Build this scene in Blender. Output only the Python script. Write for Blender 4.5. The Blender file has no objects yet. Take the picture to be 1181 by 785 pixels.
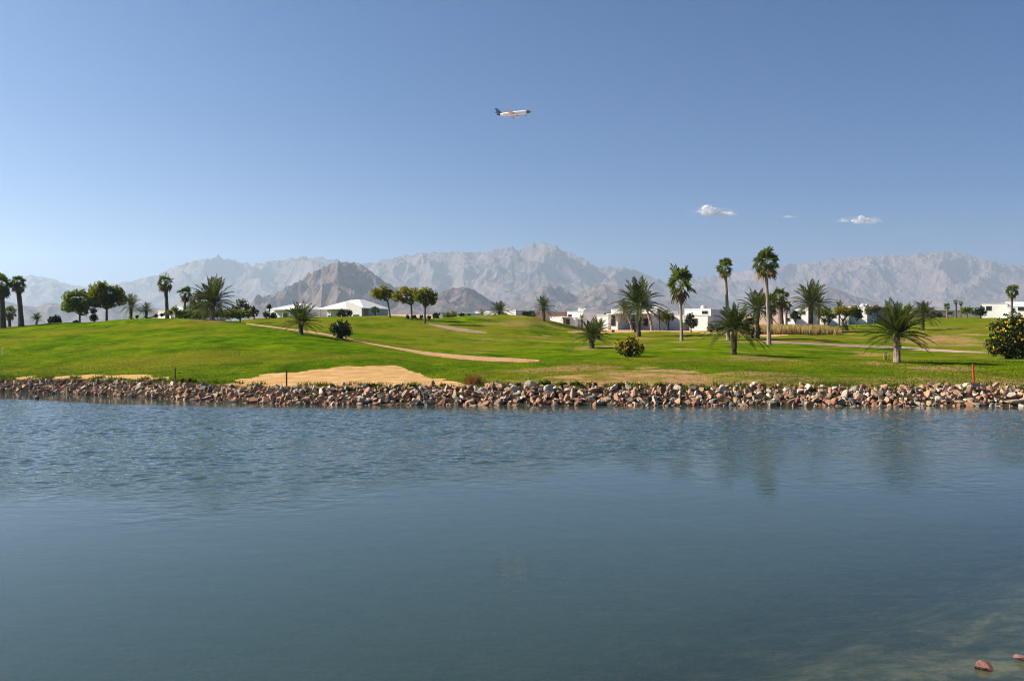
import bpy, math, random
import numpy as np
from mathutils import Vector

S = bpy.context.scene
R = math.radians

# ------------------------------------------------------------------ camera
F, H, CX, HY = 1000.0, 3.2, 590.5, 388.0          # focal length in photo pixels, eye height above the water
cam = bpy.data.cameras.new('camera')
cam.sensor_width = 36.0
cam.lens = 36.0 * F / 1181.0
cam.shift_y = -(392.5 - HY) / 1181.0
cam.clip_start, cam.clip_end = 0.1, 80000.0
cam_o = bpy.data.objects.new('camera', cam)
S.collection.objects.link(cam_o)
cam_o.location = (0, 0, H)
cam_o.rotation_euler = (R(90), 0, 0)
S.camera = cam_o

# ------------------------------------------------------------------ light
SUN_EL, SUN_AZ = 35.0, -82.0                     # degrees; azimuth clockwise from the view direction (+Y)
W = bpy.data.worlds.new('World'); S.world = W; W.use_nodes = True
nt = W.node_tree
sky = nt.nodes.new('ShaderNodeTexSky')
sky.sky_type = 'NISHITA'; sky.sun_disc = False
sky.sun_elevation = R(SUN_EL); sky.sun_rotation = R(SUN_AZ % 360)
sky.air_density, sky.dust_density, sky.ozone_density, sky.altitude = 0.7, 2.5, 6.0, 500
bg = nt.nodes['Background']; bg.inputs['Strength'].default_value = 0.050
hsv = nt.nodes.new('ShaderNodeHueSaturation'); hsv.inputs['Saturation'].default_value = 1.42
nt.links.new(sky.outputs[0], hsv.inputs['Color']); nt.links.new(hsv.outputs[0], bg.inputs['Color'])
sl = bpy.data.lights.new('sun', 'SUN'); sl.energy = 4.8; sl.angle = R(0.5); sl.color = (1.0, 0.90, 0.75)
so = bpy.data.objects.new('sun', sl); S.collection.objects.link(so)
sv = Vector((math.sin(R(SUN_AZ)) * math.cos(R(SUN_EL)), math.cos(R(SUN_AZ)) * math.cos(R(SUN_EL)), math.sin(R(SUN_EL))))
so.rotation_euler = sv.to_track_quat('Z', 'Y').to_euler(); so.location = (-60, -20, 60)
S.view_settings.view_transform = 'Standard'; S.view_settings.look = 'None'
S.view_settings.exposure = 1.05; S.view_settings.gamma = 1.0; S.view_settings.use_curve_mapping = False
S.render.engine = 'CYCLES'
S.cycles.use_denoising = True; S.cycles.filter_width = 1.0
S.cycles.max_bounces = 6; S.cycles.diffuse_bounces = 2; S.cycles.glossy_bounces = 2; S.cycles.transmission_bounces = 2
S.cycles.transparent_max_bounces = 24; S.cycles.volume_bounces = 2
S.cycles.caustics_reflective = False; S.cycles.caustics_refractive = False

# ------------------------------------------------------------------ noise
def _hash(ix, iy, seed):
    h = (ix.astype(np.int64) * 374761393 + iy.astype(np.int64) * 668265263 + seed * 1442695041) & 0x7fffffff
    h = ((h ^ (h >> 13)) * 1274126177) & 0x7fffffff
    return (h ^ (h >> 16)) & 0xffff
def perlin(x, y, seed=0):
    x = np.asarray(x, float); y = np.asarray(y, float)
    ix = np.floor(x); iy = np.floor(y); fx = x - ix; fy = y - iy
    def g(dx, dy):
        a = _hash(ix + dx, iy + dy, seed) / 65536.0 * 2 * np.pi
        return np.cos(a) * (fx - dx) + np.sin(a) * (fy - dy)
    u = fx * fx * fx * (fx * (fx * 6 - 15) + 10); v = fy * fy * fy * (fy * (fy * 6 - 15) + 10)
    a = g(0, 0) * (1 - u) + g(1, 0) * u; b = g(0, 1) * (1 - u) + g(1, 1) * u
    return (a * (1 - v) + b * v) * 1.5
def fbm(x, y, o=4, seed=0):
    s = 0; a = 1; t = 0
    for k in range(o):
        s = s + a * perlin(x * 2 ** k, y * 2 ** k, seed + k); t += a; a *= 0.5
    return s / t
def ridged(x, y, o=6, seed=0, gain=0.5):
    s = 0; a = 1.0; t = 0; w = 1.0
    for k in range(o):
        n = 1 - np.abs(perlin(x * 2.03 ** k, y * 2.03 ** k, seed + k)); n = n * n * w
        s = s + a * n; t += a; a *= gain; w = np.clip(n * 1.4, 0.25, 1)
    return s / t
def sstep(a, b, x):
    t = np.clip((x - a) / (b - a), 0, 1); return t * t * (3 - 2 * t)

# ------------------------------------------------------------------ materials
MATS = {}
def new_mat(name):
    m = bpy.data.materials.new(name); m.use_nodes = True
    n = m.node_tree.nodes; n.clear()
    out = n.new('ShaderNodeOutputMaterial')
    MATS[name] = m
    return m, n, m.node_tree.links, out
def noise_node(n, l, scale, detail=4, rough=0.6, coord='Object', stretch=None):
    tc = n.new('ShaderNodeTexCoord'); src = tc.outputs[coord]
    if stretch:
        mp = n.new('ShaderNodeMapping'); mp.inputs['Scale'].default_value = stretch
        l.new(src, mp.inputs['Vector']); src = mp.outputs['Vector']
    t = n.new('ShaderNodeTexNoise'); t.inputs['Scale'].default_value = scale
    t.inputs['Detail'].default_value = detail; t.inputs['Roughness'].default_value = rough
    l.new(src, t.inputs['Vector']); return t.outputs['Fac']
def ramp(n, l, fac, stops):
    r = n.new('ShaderNodeValToRGB'); e = r.color_ramp.elements
    while len(e) < len(stops): e.new(0.5)
    for k, (p, c) in enumerate(stops):
        e[k].position = p; e[k].color = (*c, 1)
    l.new(fac, r.inputs['Fac']); return r.outputs['Color']
def mix_rgb(n, l, fac, a, b, mode='MIX'):
    m = n.new('ShaderNodeMix'); m.data_type = 'RGBA'; m.blend_type = mode
    for s, v in ((m.inputs[0], fac), (m.inputs[6], a), (m.inputs[7], b)):
        if isinstance(v, (int, float)): s.default_value = v
        elif isinstance(v, tuple): s.default_value = (*v, 1)
        else: l.new(v, s)
    return m.outputs[2]
def math_node(n, l, op, *v):
    m = n.new('ShaderNodeMath'); m.operation = op
    for k, x in enumerate(v):
        if isinstance(x, (int, float)): m.inputs[k].default_value = x
        else: l.new(x, m.inputs[k])
    return m.outputs[0]
def bump(n, l, h, strength, dist):
    b = n.new('ShaderNodeBump'); b.inputs['Strength'].default_value = strength; b.inputs['Distance'].default_value = dist
    l.new(h, b.inputs['Height']); return b.outputs['Normal']
def solid(name, c1, c2, scale=6.0, rough=0.8, bumpd=0.0, spec=0.3, metallic=0.0, stretch=None, lo=0.35, hi=0.65):
    m, n, l, out = new_mat(name)
    p = n.new('ShaderNodeBsdfPrincipled')
    f = noise_node(n, l, scale, 5, 0.65, stretch=stretch)
    l.new(ramp(n, l, f, [(lo, c1), (hi, c2)]), p.inputs['Base Color'])
    p.inputs['Roughness'].default_value = rough; p.inputs['Specular IOR Level'].default_value = spec
    p.inputs['Metallic'].default_value = metallic
    if bumpd: l.new(bump(n, l, f, 0.8, bumpd), p.inputs['Normal'])
    l.new(p.outputs[0], out.inputs['Surface']); return m
def leaf_mat(name, dark, light, trans=0.3, rough=0.55):
    m, n, l, out = new_mat(name)
    at = n.new('ShaderNodeAttribute'); at.attribute_name = 'tone'
    f = noise_node(n, l, 1.1, 3)
    v = math_node(n, l, 'ADD', math_node(n, l, 'MULTIPLY', at.outputs['Fac'], 0.7), math_node(n, l, 'MULTIPLY', f, 0.3))
    col = ramp(n, l, v, [(0.15, dark), (0.85, light)])
    p = n.new('ShaderNodeBsdfPrincipled'); l.new(col, p.inputs['Base Color'])
    p.inputs['Roughness'].default_value = rough; p.inputs['Specular IOR Level'].default_value = 0.12
    t = n.new('ShaderNodeBsdfTranslucent'); l.new(mix_rgb(n, l, 1.0, col, (1.0, 1.0, 0.45), 'MULTIPLY'), t.inputs['Color'])
    mx = n.new('ShaderNodeMixShader'); mx.inputs[0].default_value = trans
    l.new(p.outputs[0], mx.inputs[1]); l.new(t.outputs[0], mx.inputs[2]); l.new(mx.outputs[0], out.inputs['Surface'])
    return m

# ------------------------------------------------------------------ mesh helpers
class MB:
    """collects geometry; build() links it as ONE mesh object"""
    def __init__(s): s.v = []; s.f = []; s.m = []; s.t = []; s.n = 0
    def add(s, verts, faces, mat=0, tone=0.5):
        verts = np.asarray(verts, float).reshape(-1, 3)
        s.v.append(verts); s.f += [tuple(int(i) + s.n for i in f) for f in faces]; s.m += [mat] * len(faces)
        s.t.append(np.full(len(verts), tone) if np.isscalar(tone) else np.asarray(tone, float)); s.n += len(verts)
    def quads(s, q, tone):                       # q: (N,4,3)
        q = np.asarray(q, float); N = len(q)
        if N == 0: return
        s.v.append(q.reshape(-1, 3)); b = s.n + np.arange(N) * 4
        s.f += [(int(i), int(i) + 1, int(i) + 2, int(i) + 3) for i in b]; s.m += [0] * N
        s.t.append(np.repeat(np.broadcast_to(np.asarray(tone, float), (N,)), 4)); s.n += 4 * N
    def box(s, x0, x1, y0, y1, z0, z1, mat=0):
        v = [(x, y, z) for z in (z0, z1) for y in (y0, y1) for x in (x0, x1)]
        s.add(v, [(0, 2, 3, 1), (4, 5, 7, 6), (0, 1, 5, 4), (1, 3, 7, 5), (3, 2, 6, 7), (2, 0, 4, 6)], mat)
    def tube(s, pts, rad, seg=8, mat=0, tone=0.5, jitter=0.0, rng=None, cap=True):
        pts = [Vector(p) for p in pts]; V = []; Fc = []
        for i, p in enumerate(pts):
            d = (pts[min(i + 1, len(pts) - 1)] - pts[max(i - 1, 0)]).normalized()
            a = d.orthogonal().normalized() if abs(d.z) < 0.95 else Vector((1, 0, 0)).cross(d).normalized()
            b = d.cross(a)
            for k in range(seg):
                t = 2 * math.pi * k / seg; r = rad[i] * (1 + (rng.uniform(-jitter, jitter) if rng else 0))
                V.append(p + (a * math.cos(t) + b * math.sin(t)) * r)
        for i in range(len(pts) - 1):
            for k in range(seg):
                k2 = (k + 1) % seg; Fc.append((i * seg + k, i * seg + k2, (i + 1) * seg + k2, (i + 1) * seg + k))
        if cap:
            Fc.append(tuple(range(seg - 1, -1, -1))); Fc.append(tuple((len(pts) - 1) * seg + k for k in range(seg)))
        s.add([tuple(v) for v in V], Fc, mat, tone)
    def build(s, name, mats, parent=None, smooth=False, loc=None):
        me = bpy.data.meshes.new(name)
        V = np.concatenate(s.v) if s.v else np.zeros((0, 3))
        me.from_pydata(V.tolist(), [], s.f)
        for m in (mats if isinstance(mats, (list, tuple)) else [mats]): me.materials.append(m)
        if len(s.f): me.polygons.foreach_set('material_index', s.m)
        at = me.attributes.new('tone', 'FLOAT', 'POINT'); at.data.foreach_set('value', np.concatenate(s.t).astype(np.float32))
        if smooth: me.polygons.foreach_set('use_smooth', [True] * len(me.polygons))
        me.update()
        o = bpy.data.objects.new(name, me); S.collection.objects.link(o)
        if parent: o.parent = parent
        if loc is not None: o.location = loc
        return o
def tag(o, label=None, cat=None, group=None, kind=None):
    if label: o['label'] = label
    if cat: o['category'] = cat
    if group: o['group'] = group
    if kind: o['kind'] = kind
    return o
def thing(name, label, cat, loc, group=None, rz=0):
    o = bpy.data.objects.new(name, None); S.collection.objects.link(o); o.empty_display_size = 0.2
    o.location = loc; o.rotation_euler = (0, 0, rz); return tag(o, label, cat, group)
def grid_mesh(name, X, Y, Z, mat, attrs=None, smooth=True):
    nr, nc = X.shape
    me = bpy.data.meshes.new(name)
    me.vertices.add(nr * nc)
    me.vertices.foreach_set('co', np.stack([X, Y, Z], -1).reshape(-1).astype(np.float32))
    i = (np.arange(nr - 1)[:, None] * nc + np.arange(nc - 1)[None]).reshape(-1)
    q = np.stack([i, i + 1, i + nc + 1, i + nc], -1).astype(np.int32)
    nf = len(q); me.loops.add(nf * 4); me.polygons.add(nf)
    me.loops.foreach_set('vertex_index', q.reshape(-1)); me.polygons.foreach_set('loop_start', np.arange(nf, dtype=np.int32) * 4)
    me.polygons.foreach_set('loop_total', np.full(nf, 4, np.int32))
    me.polygons.foreach_set('use_smooth', np.full(nf, smooth))
    for k, a in (attrs or {}).items():
        at = me.attributes.new(k, 'FLOAT', 'POINT'); at.data.foreach_set('value', a.reshape(-1).astype(np.float32))
    me.update(calc_edges=True); me.validate(); me.materials.append(mat)
    o = bpy.data.objects.new(name, me); S.collection.objects.link(o); return o

# ------------------------------------------------------------------ terrain height
# surveyed in sight lines from the near bank: px = bearing in photo pixels, s = metres behind the waterline
SH = np.array([(-2500, 446), (-300, 450), (0, 452), (100, 455), (180, 459), (230, 462), (330, 466), (450, 467), (1000, 468), (1181, 468), (1500, 470), (3700, 474)], float)
def shoreY(px): return F * H / (np.interp(px, SH[:, 0], SH[:, 1]) - HY)
COLS = [-2500, -300, 0, 60, 100, 150, 200, 250, 300, 350, 400, 450, 500, 550, 600, 650, 700, 800, 900, 1000, 1100, 1181, 1500, 3700]
ROWS = {
 2.4:  [437, 437, 437, 437, 437, 438, 440, 443, 445, 446, 446, 446, 446, 446, 445, 446, 446, 446, 446, 447, 446, 447, 447, 447],
 8:    [427, 427, 427, 427, 427, 427, 428, 430, 430, 431, 431, 432, 434, 434, 434, 433, 432, 430, 429, 429, 429, 430, 430, 430],
 18:   [410, 410, 410, 410, 409, 409, 409, 409, 411, 411, 412, 415, 417, 418, 419, 418, 417, 416, 417, 418, 418, 419, 420, 420],
 30:   [393, 393, 393, 392, 391, 391, 391, 391, 393, 395, 399, 404, 408, 409, 409, 408, 407, 406, 408, 411, 411, 411, 411, 411],
 42:   [381, 381, 383, 380, 379, 378, 377, 378, 380, 385, 391, 397, 401, 403, 403, 402, 402, 400, 400, 404, 405, 405, 404, 404],
 52:   [377, 377, 377, 373, 372, 368, 367, 369, 373, 380, 386, 391, 394, 396, 396, 396, 396, 395, 394, 398, 399, 398, 397, 397],
 65:   [382, 382, 382, 378, 376, 373, 372, 373, 374, 376, 377, 380, 382, 384, 386, 390, 392, 390, 388, 391, 391, 390, 389, 389],
 80:   [382, 382, 382, 380, 379, 377, 376, 373, 369, 369, 368, 368, 371, 371, 372, 380, 387, 385, 384, 385, 383, 381, 380, 380],
 92:   [381, 381, 381, 380, 380, 378, 377, 373, 367, 366, 365, 364, 367, 363, 364, 373, 382, 382, 381, 381, 378, 376, 375, 375],
 115:  [380, 380, 380, 380, 380, 379, 379, 377, 374, 373, 372, 372, 373, 371, 372, 377, 380, 381, 380, 376, 372, 370, 369, 369],
 170:  [380, 380, 380, 380, 380, 379, 379, 378, 374, 371, 371, 371, 371, 371, 371, 374, 375, 376, 375, 370, 367, 366, 366, 366],
 320:  [379] * 8 + [374] + [371, 369, 367, 366] + [366] * 6 + [364, 363, 363, 363, 363],
 700:  [378] * 8 + [374] + [370, 366, 364] + [363] * 12,
}
def slope(px): return 0.0108 + 0.0147 * np.clip((np.asarray(px, float) - 280) / 170, 0, 1)
def pchip(x, y, xq):
    x = np.asarray(x, float); y = np.asarray(y, float); h = np.diff(x); d = np.diff(y) / h; m = np.zeros_like(y)
    for i in range(1, len(x) - 1):
        if d[i - 1] * d[i] > 0: m[i] = 2 * d[i - 1] * d[i] / (d[i - 1] + d[i])
    m[0], m[-1] = d[0], d[-1]
    i = np.clip(np.searchsorted(x, xq) - 1, 0, len(x) - 2); t = (xq - x[i]) / h[i]
    return ((2 * t ** 3 - 3 * t ** 2 + 1) * y[i] + (t ** 3 - 2 * t ** 2 + t) * h[i] * m[i] + (-2 * t ** 3 + 3 * t ** 2) * y[i + 1] + (t ** 3 - t ** 2) * h[i] * m[i + 1])
SD = np.concatenate([np.arange(-6, 130, 0.5), np.arange(130, 330, 4), np.geomspace(330, 17000, 60)])
PD = np.concatenate([np.arange(-2500, -300, 50), np.arange(-300, 1500, 6), np.arange(1500, 3701, 50)]).astype(float)
_tab = np.zeros((len(SD), len(COLS)))
for j, px in enumerate(COLS):
    ys = shoreY(px); s_, z_ = [-6, -2.5, 0], [-2.6, -1.4, -0.02]
    for s in sorted(ROWS):
        s_.append(s); z_.append(H + (HY - ROWS[s][j]) / F * (ys + s))
    for s in (2000, 5000, 17000): s_.append(s); z_.append(H + float(slope(px)) * (ys + s))
    _tab[:, j] = pchip(s_, z_, SD)
ZT = np.stack([pchip(COLS, _tab[i], PD) for i in range(len(SD))])
def zs(px, s):
    px = np.asarray(px, float); s = np.asarray(s, float)
    i = np.clip(np.searchsorted(SD, s) - 1, 0, len(SD) - 2); j = np.clip(np.searchsorted(PD, px) - 1, 0, len(PD) - 2)
    a = np.clip((s - SD[i]) / (SD[i + 1] - SD[i]), 0, 1); b = np.clip((px - PD[j]) / (PD[j + 1] - PD[j]), 0, 1)
    z = (ZT[i, j] * (1 - a) + ZT[i + 1, j] * a) * (1 - b) + (ZT[i, j + 1] * (1 - a) + ZT[i + 1, j + 1] * a) * b
    Y = shoreY(px) + s; X = (px - CX) / F * Y
    und = fbm(X / 9.0, Y / 9.0, 3, 5) * 0.16 + fbm(X / 2.2, Y / 2.2, 2, 9) * 0.03
    return z + und * sstep(2.5, 9, s) * (1 - 0.7 * sstep(400, 2000, s))
def ground(px, Y): return zs(px, np.asarray(Y, float) - shoreY(px))
def solveY(px, py, smin=0.5, smax=150):
    """distance at which the ground first meets the sight line px, py"""
    s = np.arange(smin, smax, 0.2); ys = shoreY(px); Y = ys + s
    p = HY - F * (zs(np.full_like(s, px), s) - H) / Y
    k = np.where(p <= py)[0]
    if len(k) == 0:
        k = [int(np.argmin(p))]
    return float(Y[k[0]])
def spot(px, py=None, Y=None):
    if Y is None: Y = solveY(px, py)
    return Vector(((px - CX) / F * Y, Y, float(ground(px, Y)))), Y
# ------------------------------------------------------------------ ground sheet
def poly_mask(px, py, top, bot=999):
    """weight of the band between a top edge polyline and a bottom edge (both in bearing, dip)"""
    t = np.array(top, float); e = np.interp(px, t[:, 0], t[:, 1], left=2000, right=2000)
    w = 2.0
    return sstep(0, w, py - e) * (1 - sstep(-w, 0, py - bot) if np.isscalar(bot) else 1 - sstep(-w, 0, py - np.interp(px, np.array(bot)[:, 0], np.array(bot)[:, 1])))
pxs = np.concatenate([np.linspace(-2500, -120, 40)[:-1], np.arange(-120, 1300, 1.4), np.linspace(1300, 3700, 40)[1:]])
ss = np.concatenate([np.arange(-6, 10, 0.25), np.arange(10, 100, 0.4), np.arange(100, 180, 1.2), np.geomspace(180, 9900, 66)])
PX, SS = np.meshgrid(pxs, ss)
ZZ = zs(PX, SS); YY = shoreY(PX) + SS; XX = (PX - CX) / F * YY
PY = HY - F * (ZZ - H) / YY
rag = fbm(XX / 1.6, YY / 1.6, 4, 31) * 5.5
pyr = PY + rag * np.clip(40 / YY, 0.3, 1) + fbm(XX / 6, YY / 6, 2, 77) * 3 * np.clip(40 / YY, 0.3, 1)
front = (SS < 40).astype(float)
sand = poly_mask(PX, pyr, [(225, 449), (240, 445), (270, 438), (310, 432), (360, 426), (400, 422), (430, 420.5), (460, 422), (475, 427), (492, 433), (530, 440), (560, 447)]) * front
sand = np.maximum(sand, poly_mask(PX, pyr, [(-300, 434), (0, 434.5), (60, 433.5), (120, 431.5), (160, 431.5), (190, 434), (212, 440)], 439) * front)
villa_s = poly_mask(PX, PY + rag * 0.25, [(640, 383), (690, 377.5), (740, 376), (800, 375.5), (880, 377.5), (908, 383)], [(640, 384), (700, 385), (760, 383), (800, 384), (840, 387), (880, 389), (930, 387)]) * (SS > 60)
sand = np.maximum(sand, villa_s)
sand = np.maximum(sand, poly_mask(PX, PY + rag * 0.12, [(210, 371), (216, 367.8), (250, 366.5), (280, 368.5), (288, 371)], 371.2) * front * 0.0)
dirt = poly_mask(PX, pyr, [(520, 447), (580, 441), (640, 433), (700, 427), (740, 423), (780, 425), (830, 431), (880, 437), (960, 441), (1181, 441), (1300, 441)]) * front * (0.22 + 0.78 * sstep(-0.22, 0.16, fbm(XX / 2.6, YY / 1.6, 4, 51)))
dirt *= np.where(PX > 860, 0.75, 1.0)
dirt = np.maximum(dirt, 0.7 * sstep(0.16, 0.42, fbm(XX / 7, YY / 5, 4, 63)) * sstep(480, 640, PX) * (SS < 95) * (SS > 6))
dirt = np.maximum(dirt, 0.75 * sstep(7, 3.2, SS + rag * 0.5) * (0.4 + 0.6 * sstep(-0.2, 0.2, fbm(XX / 2, YY / 1.2, 3, 17))) * (PX > 560))
dirt = np.maximum(dirt, 0.8 * poly_mask(PX, PY + rag * 0.6, [(1010, 400), (1045, 387), (1085, 384), (1120, 388), (1145, 396)], [(1010, 396), (1080, 399), (1145, 401)]) * (SS > 35) * (0.4 + 0.6 * sstep(-0.2, 0.2, fbm(XX / 3, YY / 3, 3, 13))))
dirt = np.maximum(dirt, 0.75 * sstep(1, 0, np.hypot((PX - 676) / 22, (PY - 401.5) / 3.5) + rag * 0.06) * (SS > 25))
dirt = np.maximum(dirt, 0.6 * sstep(1, 0, np.hypot((PX - 600) / 42, (PY - 373) / 5) + rag * 0.08) * (SS > 60))
dirt = np.maximum(dirt, 0.9 * sstep(1, 0, np.hypot((PX - 250) / 40, (PY - 369.5) / 2.6) + rag * 0.05) * (SS > 40) * (SS < 58))
desert = sstep(95, 125, SS + fbm(XX / 12, YY / 12, 3, 3) * 12) * np.where(PX < 930, 1, 0) + sstep(260, 330, SS) * np.where(PX >= 930, 1, 0)
desert = np.clip(desert, 0, 1)
bank = 1 - sstep(2.0, 2.9, SS + rag * 0.12)
dry = np.clip(sstep(-0.15, 0.45, fbm(XX / 14, YY / 9, 4, 21) + 0.25 * sstep(40, 60, SS)), 0, 1)

m, n, l, out = new_mat('ground')
def attr(nm):
    a = n.new('ShaderNodeAttribute'); a.attribute_name = nm; return a.outputs['Fac']
p = n.new('ShaderNodeBsdfPrincipled')
f1 = noise_node(n, l, 0.35, 6, 0.7, stretch=(1, 0.6, 1)); f2 = noise_node(n, l, 7.0, 5, 0.75)
g1 = ramp(n, l, f1, [(0.32, (0.030, 0.075, 0.002)), (0.5, (0.083, 0.150, 0.003)), (0.68, (0.148, 0.200, 0.005))])
g2 = ramp(n, l, f2, [(0.3, (0.55, 0.6, 0.5)), (0.7, (1.35, 1.3, 1.3))])
grass = mix_rgb(n, l, 1.0, g1, g2, 'MULTIPLY')
g3 = ramp(n, l, noise_node(n, l, 1.6, 5, 0.75, stretch=(0.55, 1, 1)), [(0.36, (0.5, 0.62, 0.5)), (0.5, (1.0, 1.0, 1.0)), (0.64, (1.5, 1.3, 1.4))])
grass = mix_rgb(n, l, 1.0, grass, g3, 'MULTIPLY')
fd = noise_node(n, l, 1.7, 5, 0.7, stretch=(1, 0.5, 1))
grass = mix_rgb(n, l, math_node(n, l, 'MULTIPLY', attr('dry'), math_node(n, l, 'MULTIPLY', fd, 1.0)), grass, (0.21, 0.165, 0.018))
soil = ramp(n, l, noise_node(n, l, 2.4, 6, 0.75), [(0.34, (0.20, 0.115, 0.045)), (0.5, (0.37, 0.21, 0.10)), (0.66, (0.54, 0.345, 0.19))])
sandc = ramp(n, l, noise_node(n, l, 1.1, 6, 0.7), [(0.34, (0.43, 0.24, 0.088)), (0.5, (0.53, 0.325, 0.14)), (0.66, (0.63, 0.42, 0.205))])
desc = ramp(n, l, noise_node(n, l, 0.02, 6, 0.7), [(0.3, (0.38, 0.25, 0.17)), (0.7, (0.52, 0.37, 0.27))])
bnk = ramp(n, l, noise_node(n, l, 3.0, 5, 0.7), [(0.3, (0.02, 0.015, 0.01)), (0.7, (0.10, 0.07, 0.045))])  # bank soil, blackened in colour to paint the shade in gaps between stones
c = mix_rgb(n, l, math_node(n, l, 'MULTIPLY', attr('dirt'), math_node(n, l, 'ADD', 0.35, math_node(n, l, 'MULTIPLY', f2, 1.1))), grass, soil)
edge = math_node(n, l, 'ADD', attr('sand'), math_node(n, l, 'MULTIPLY', math_node(n, l, 'SUBTRACT', noise_node(n, l, 3.5, 6, 0.8), 0.5), 1.1))
mr = n.new('ShaderNodeMapRange'); mr.interpolation_type = 'SMOOTHSTEP'; mr.inputs['From Min'].default_value = 0.38; mr.inputs['From Max'].default_value = 0.62; l.new(edge, mr.inputs['Value'])
c = mix_rgb(n, l, mr.outputs[0], c, sandc)
c = mix_rgb(n, l, attr('desert'), c, desc)
c = mix_rgb(n, l, attr('bank'), c, bnk)
l.new(c, p.inputs['Base Color']); p.inputs['Roughness'].default_value = 1.0; p.inputs['Specular IOR Level'].default_value = 0.0
l.new(bump(n, l, noise_node(n, l, 5.0, 6, 0.75), 0.7, 0.10), p.inputs['Normal'])
l.new(p.outputs[0], out.inputs['Surface'])
tag(grid_mesh('ground', XX, YY, ZZ, m, dict(sand=sand, dirt=dirt, desert=desert, bank=bank, dry=dry)), kind='structure')

# ------------------------------------------------------------------ near bank and lake bed
def bed_d(X, Y): return (X - 2.8) * 0.592 - (Y - 8.06) * 0.806
def bed_z(X, Y):
    d = bed_d(X, Y) + fbm(X / 1.5, Y / 1.5, 3, 61) * 0.5
    return np.interp(d, [-40, -8, -3, -1, 0, 0.8, 2.2, 4.8, 10, 40], [-2.6, -2.4, -1.3, -0.60, -0.38, -0.22, 0.0, 1.5, 1.9, 2.2]) + fbm(X / 0.5, Y / 0.5, 3, 62) * 0.035
xb = np.concatenate([np.arange(-160, -8, 4), np.arange(-8, 20, 0.16), np.arange(20, 161, 4)])
yb = np.concatenate([np.arange(-70, -2, 3), np.arange(-2, 18, 0.16), np.arange(18, 62, 2)])
BX, BY = np.meshgrid(xb, yb)
m, n, l, out = new_mat('lake_bed')
p = n.new('ShaderNodeBsdfPrincipled')
f = noise_node(n, l, 1.3, 6, 0.7); f2 = noise_node(n, l, 9, 4, 0.7)
c = ramp(n, l, f, [(0.38, (0.03, 0.035, 0.02)), (0.5, (0.14, 0.11, 0.068)), (0.62, (0.34, 0.245, 0.17))])
c = mix_rgb(n, l, 0.6, c, ramp(n, l, f2, [(0.35, (0.5, 0.5, 0.5)), (0.65, (1.3, 1.2, 1.1))]), 'MULTIPLY')
l.new(c, p.inputs['Base Color']); p.inputs['Roughness'].default_value = 0.95
l.new(bump(n, l, f2, 0.6, 0.05), p.inputs['Normal']); l.new(p.outputs[0], out.inputs['Surface'])
tag(grid_mesh('lake_bed', BX, BY, bed_z(BX, BY), m), kind='structure')

# ------------------------------------------------------------------ water
xw = np.concatenate([np.arange(-160, -33, 4), np.arange(-33, 27, 0.065), np.arange(27, 161, 4)])
yw = np.concatenate([np.arange(-8, 4, 1), np.arange(4, 13, 0.3), np.arange(13, 53, 0.085), np.arange(53, 62, 1.0)])
WX, WY = np.meshgrid(xw, yw)
depth = -bed_z(WX, WY)
murk = 1 - np.exp(-np.clip(depth, 0, 5) / 0.85)
px_w = CX + F * WX / np.maximum(WY, 1)
calm_edge = 19.0 + 0.26 * WX + fbm(WX / 7, WY / 7, 3, 88) * 5
rough = sstep(-3, 7, WY - calm_edge)
lee = np.interp(px_w, [-300, 0, 120, 230, 330, 1181], [4.5, 4.5, 5.0, 2.2, 1.0, 0.8])
rough *= 1 - 0.96 * sstep(-2.5, 0, (WY - shoreY(px_w)) + lee)
rough *= np.interp(WX, [-26, 0, 22], [1.0, 0.9, 0.62])
m, n, l, out = new_mat('water')
tc = n.new('ShaderNodeTexCoord')
def wn(scale, detail, st, rot=0.0):
    mp = n.new('ShaderNodeMapping'); mp.inputs['Scale'].default_value = st; mp.inputs['Rotation'].default_value = (0, 0, rot)
    l.new(tc.outputs['Object'], mp.inputs['Vector'])
    t = n.new('ShaderNodeTexNoise'); t.inputs['Scale'].default_value = scale; t.inputs['Detail'].default_value = detail; t.inputs['Roughness'].default_value = 0.5
    l.new(mp.outputs[0], t.inputs['Vector']); return t.outputs['Fac']
big = wn(2.0, 3, (0.8, 1.25, 1), 0.15); fine = wn(9.0, 2, (0.6, 1.3, 1), -0.1); swell = wn(0.45, 1, (0.5, 1.2, 1), 0.1)
ra = n.new('ShaderNodeAttribute'); ra.attribute_name = 'rough'
h_calm = math_node(n, l, 'ADD', math_node(n, l, 'MULTIPLY', fine, 0.0012), math_node(n, l, 'ADD', math_node(n, l, 'MULTIPLY', big, 0.0034), math_node(n, l, 'MULTIPLY', swell, 0.006)))
h_r = math_node(n, l, 'MULTIPLY', ra.outputs['Fac'], math_node(n, l, 'ADD', math_node(n, l, 'MULTIPLY', big, 0.02), math_node(n, l, 'MULTIPLY', fine, 0.02)))
bm = n.new('ShaderNodeBump'); bm.inputs['Strength'].default_value = 1.0; bm.inputs['Distance'].default_value = 1.0
l.new(math_node(n, l, 'ADD', h_calm, h_r), bm.inputs['Height'])
fr = n.new('ShaderNodeFresnel'); fr.inputs['IOR'].default_value = 1.333; l.new(bm.outputs[0], fr.inputs['Normal'])
geo = n.new('ShaderNodeNewGeometry')      # light going down and light coming up see the same Fresnel loss
l.new(math_node(n, l, 'SUBTRACT', 1.333, math_node(n, l, 'MULTIPLY', geo.outputs['Backfacing'], 0.583)), fr.inputs['IOR'])
gl = n.new('ShaderNodeBsdfGlossy'); gl.inputs['Roughness'].default_value = 0.03; l.new(bm.outputs[0], gl.inputs['Normal'])
gl.inputs['Color'].default_value = (1, 1, 1, 1)
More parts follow.
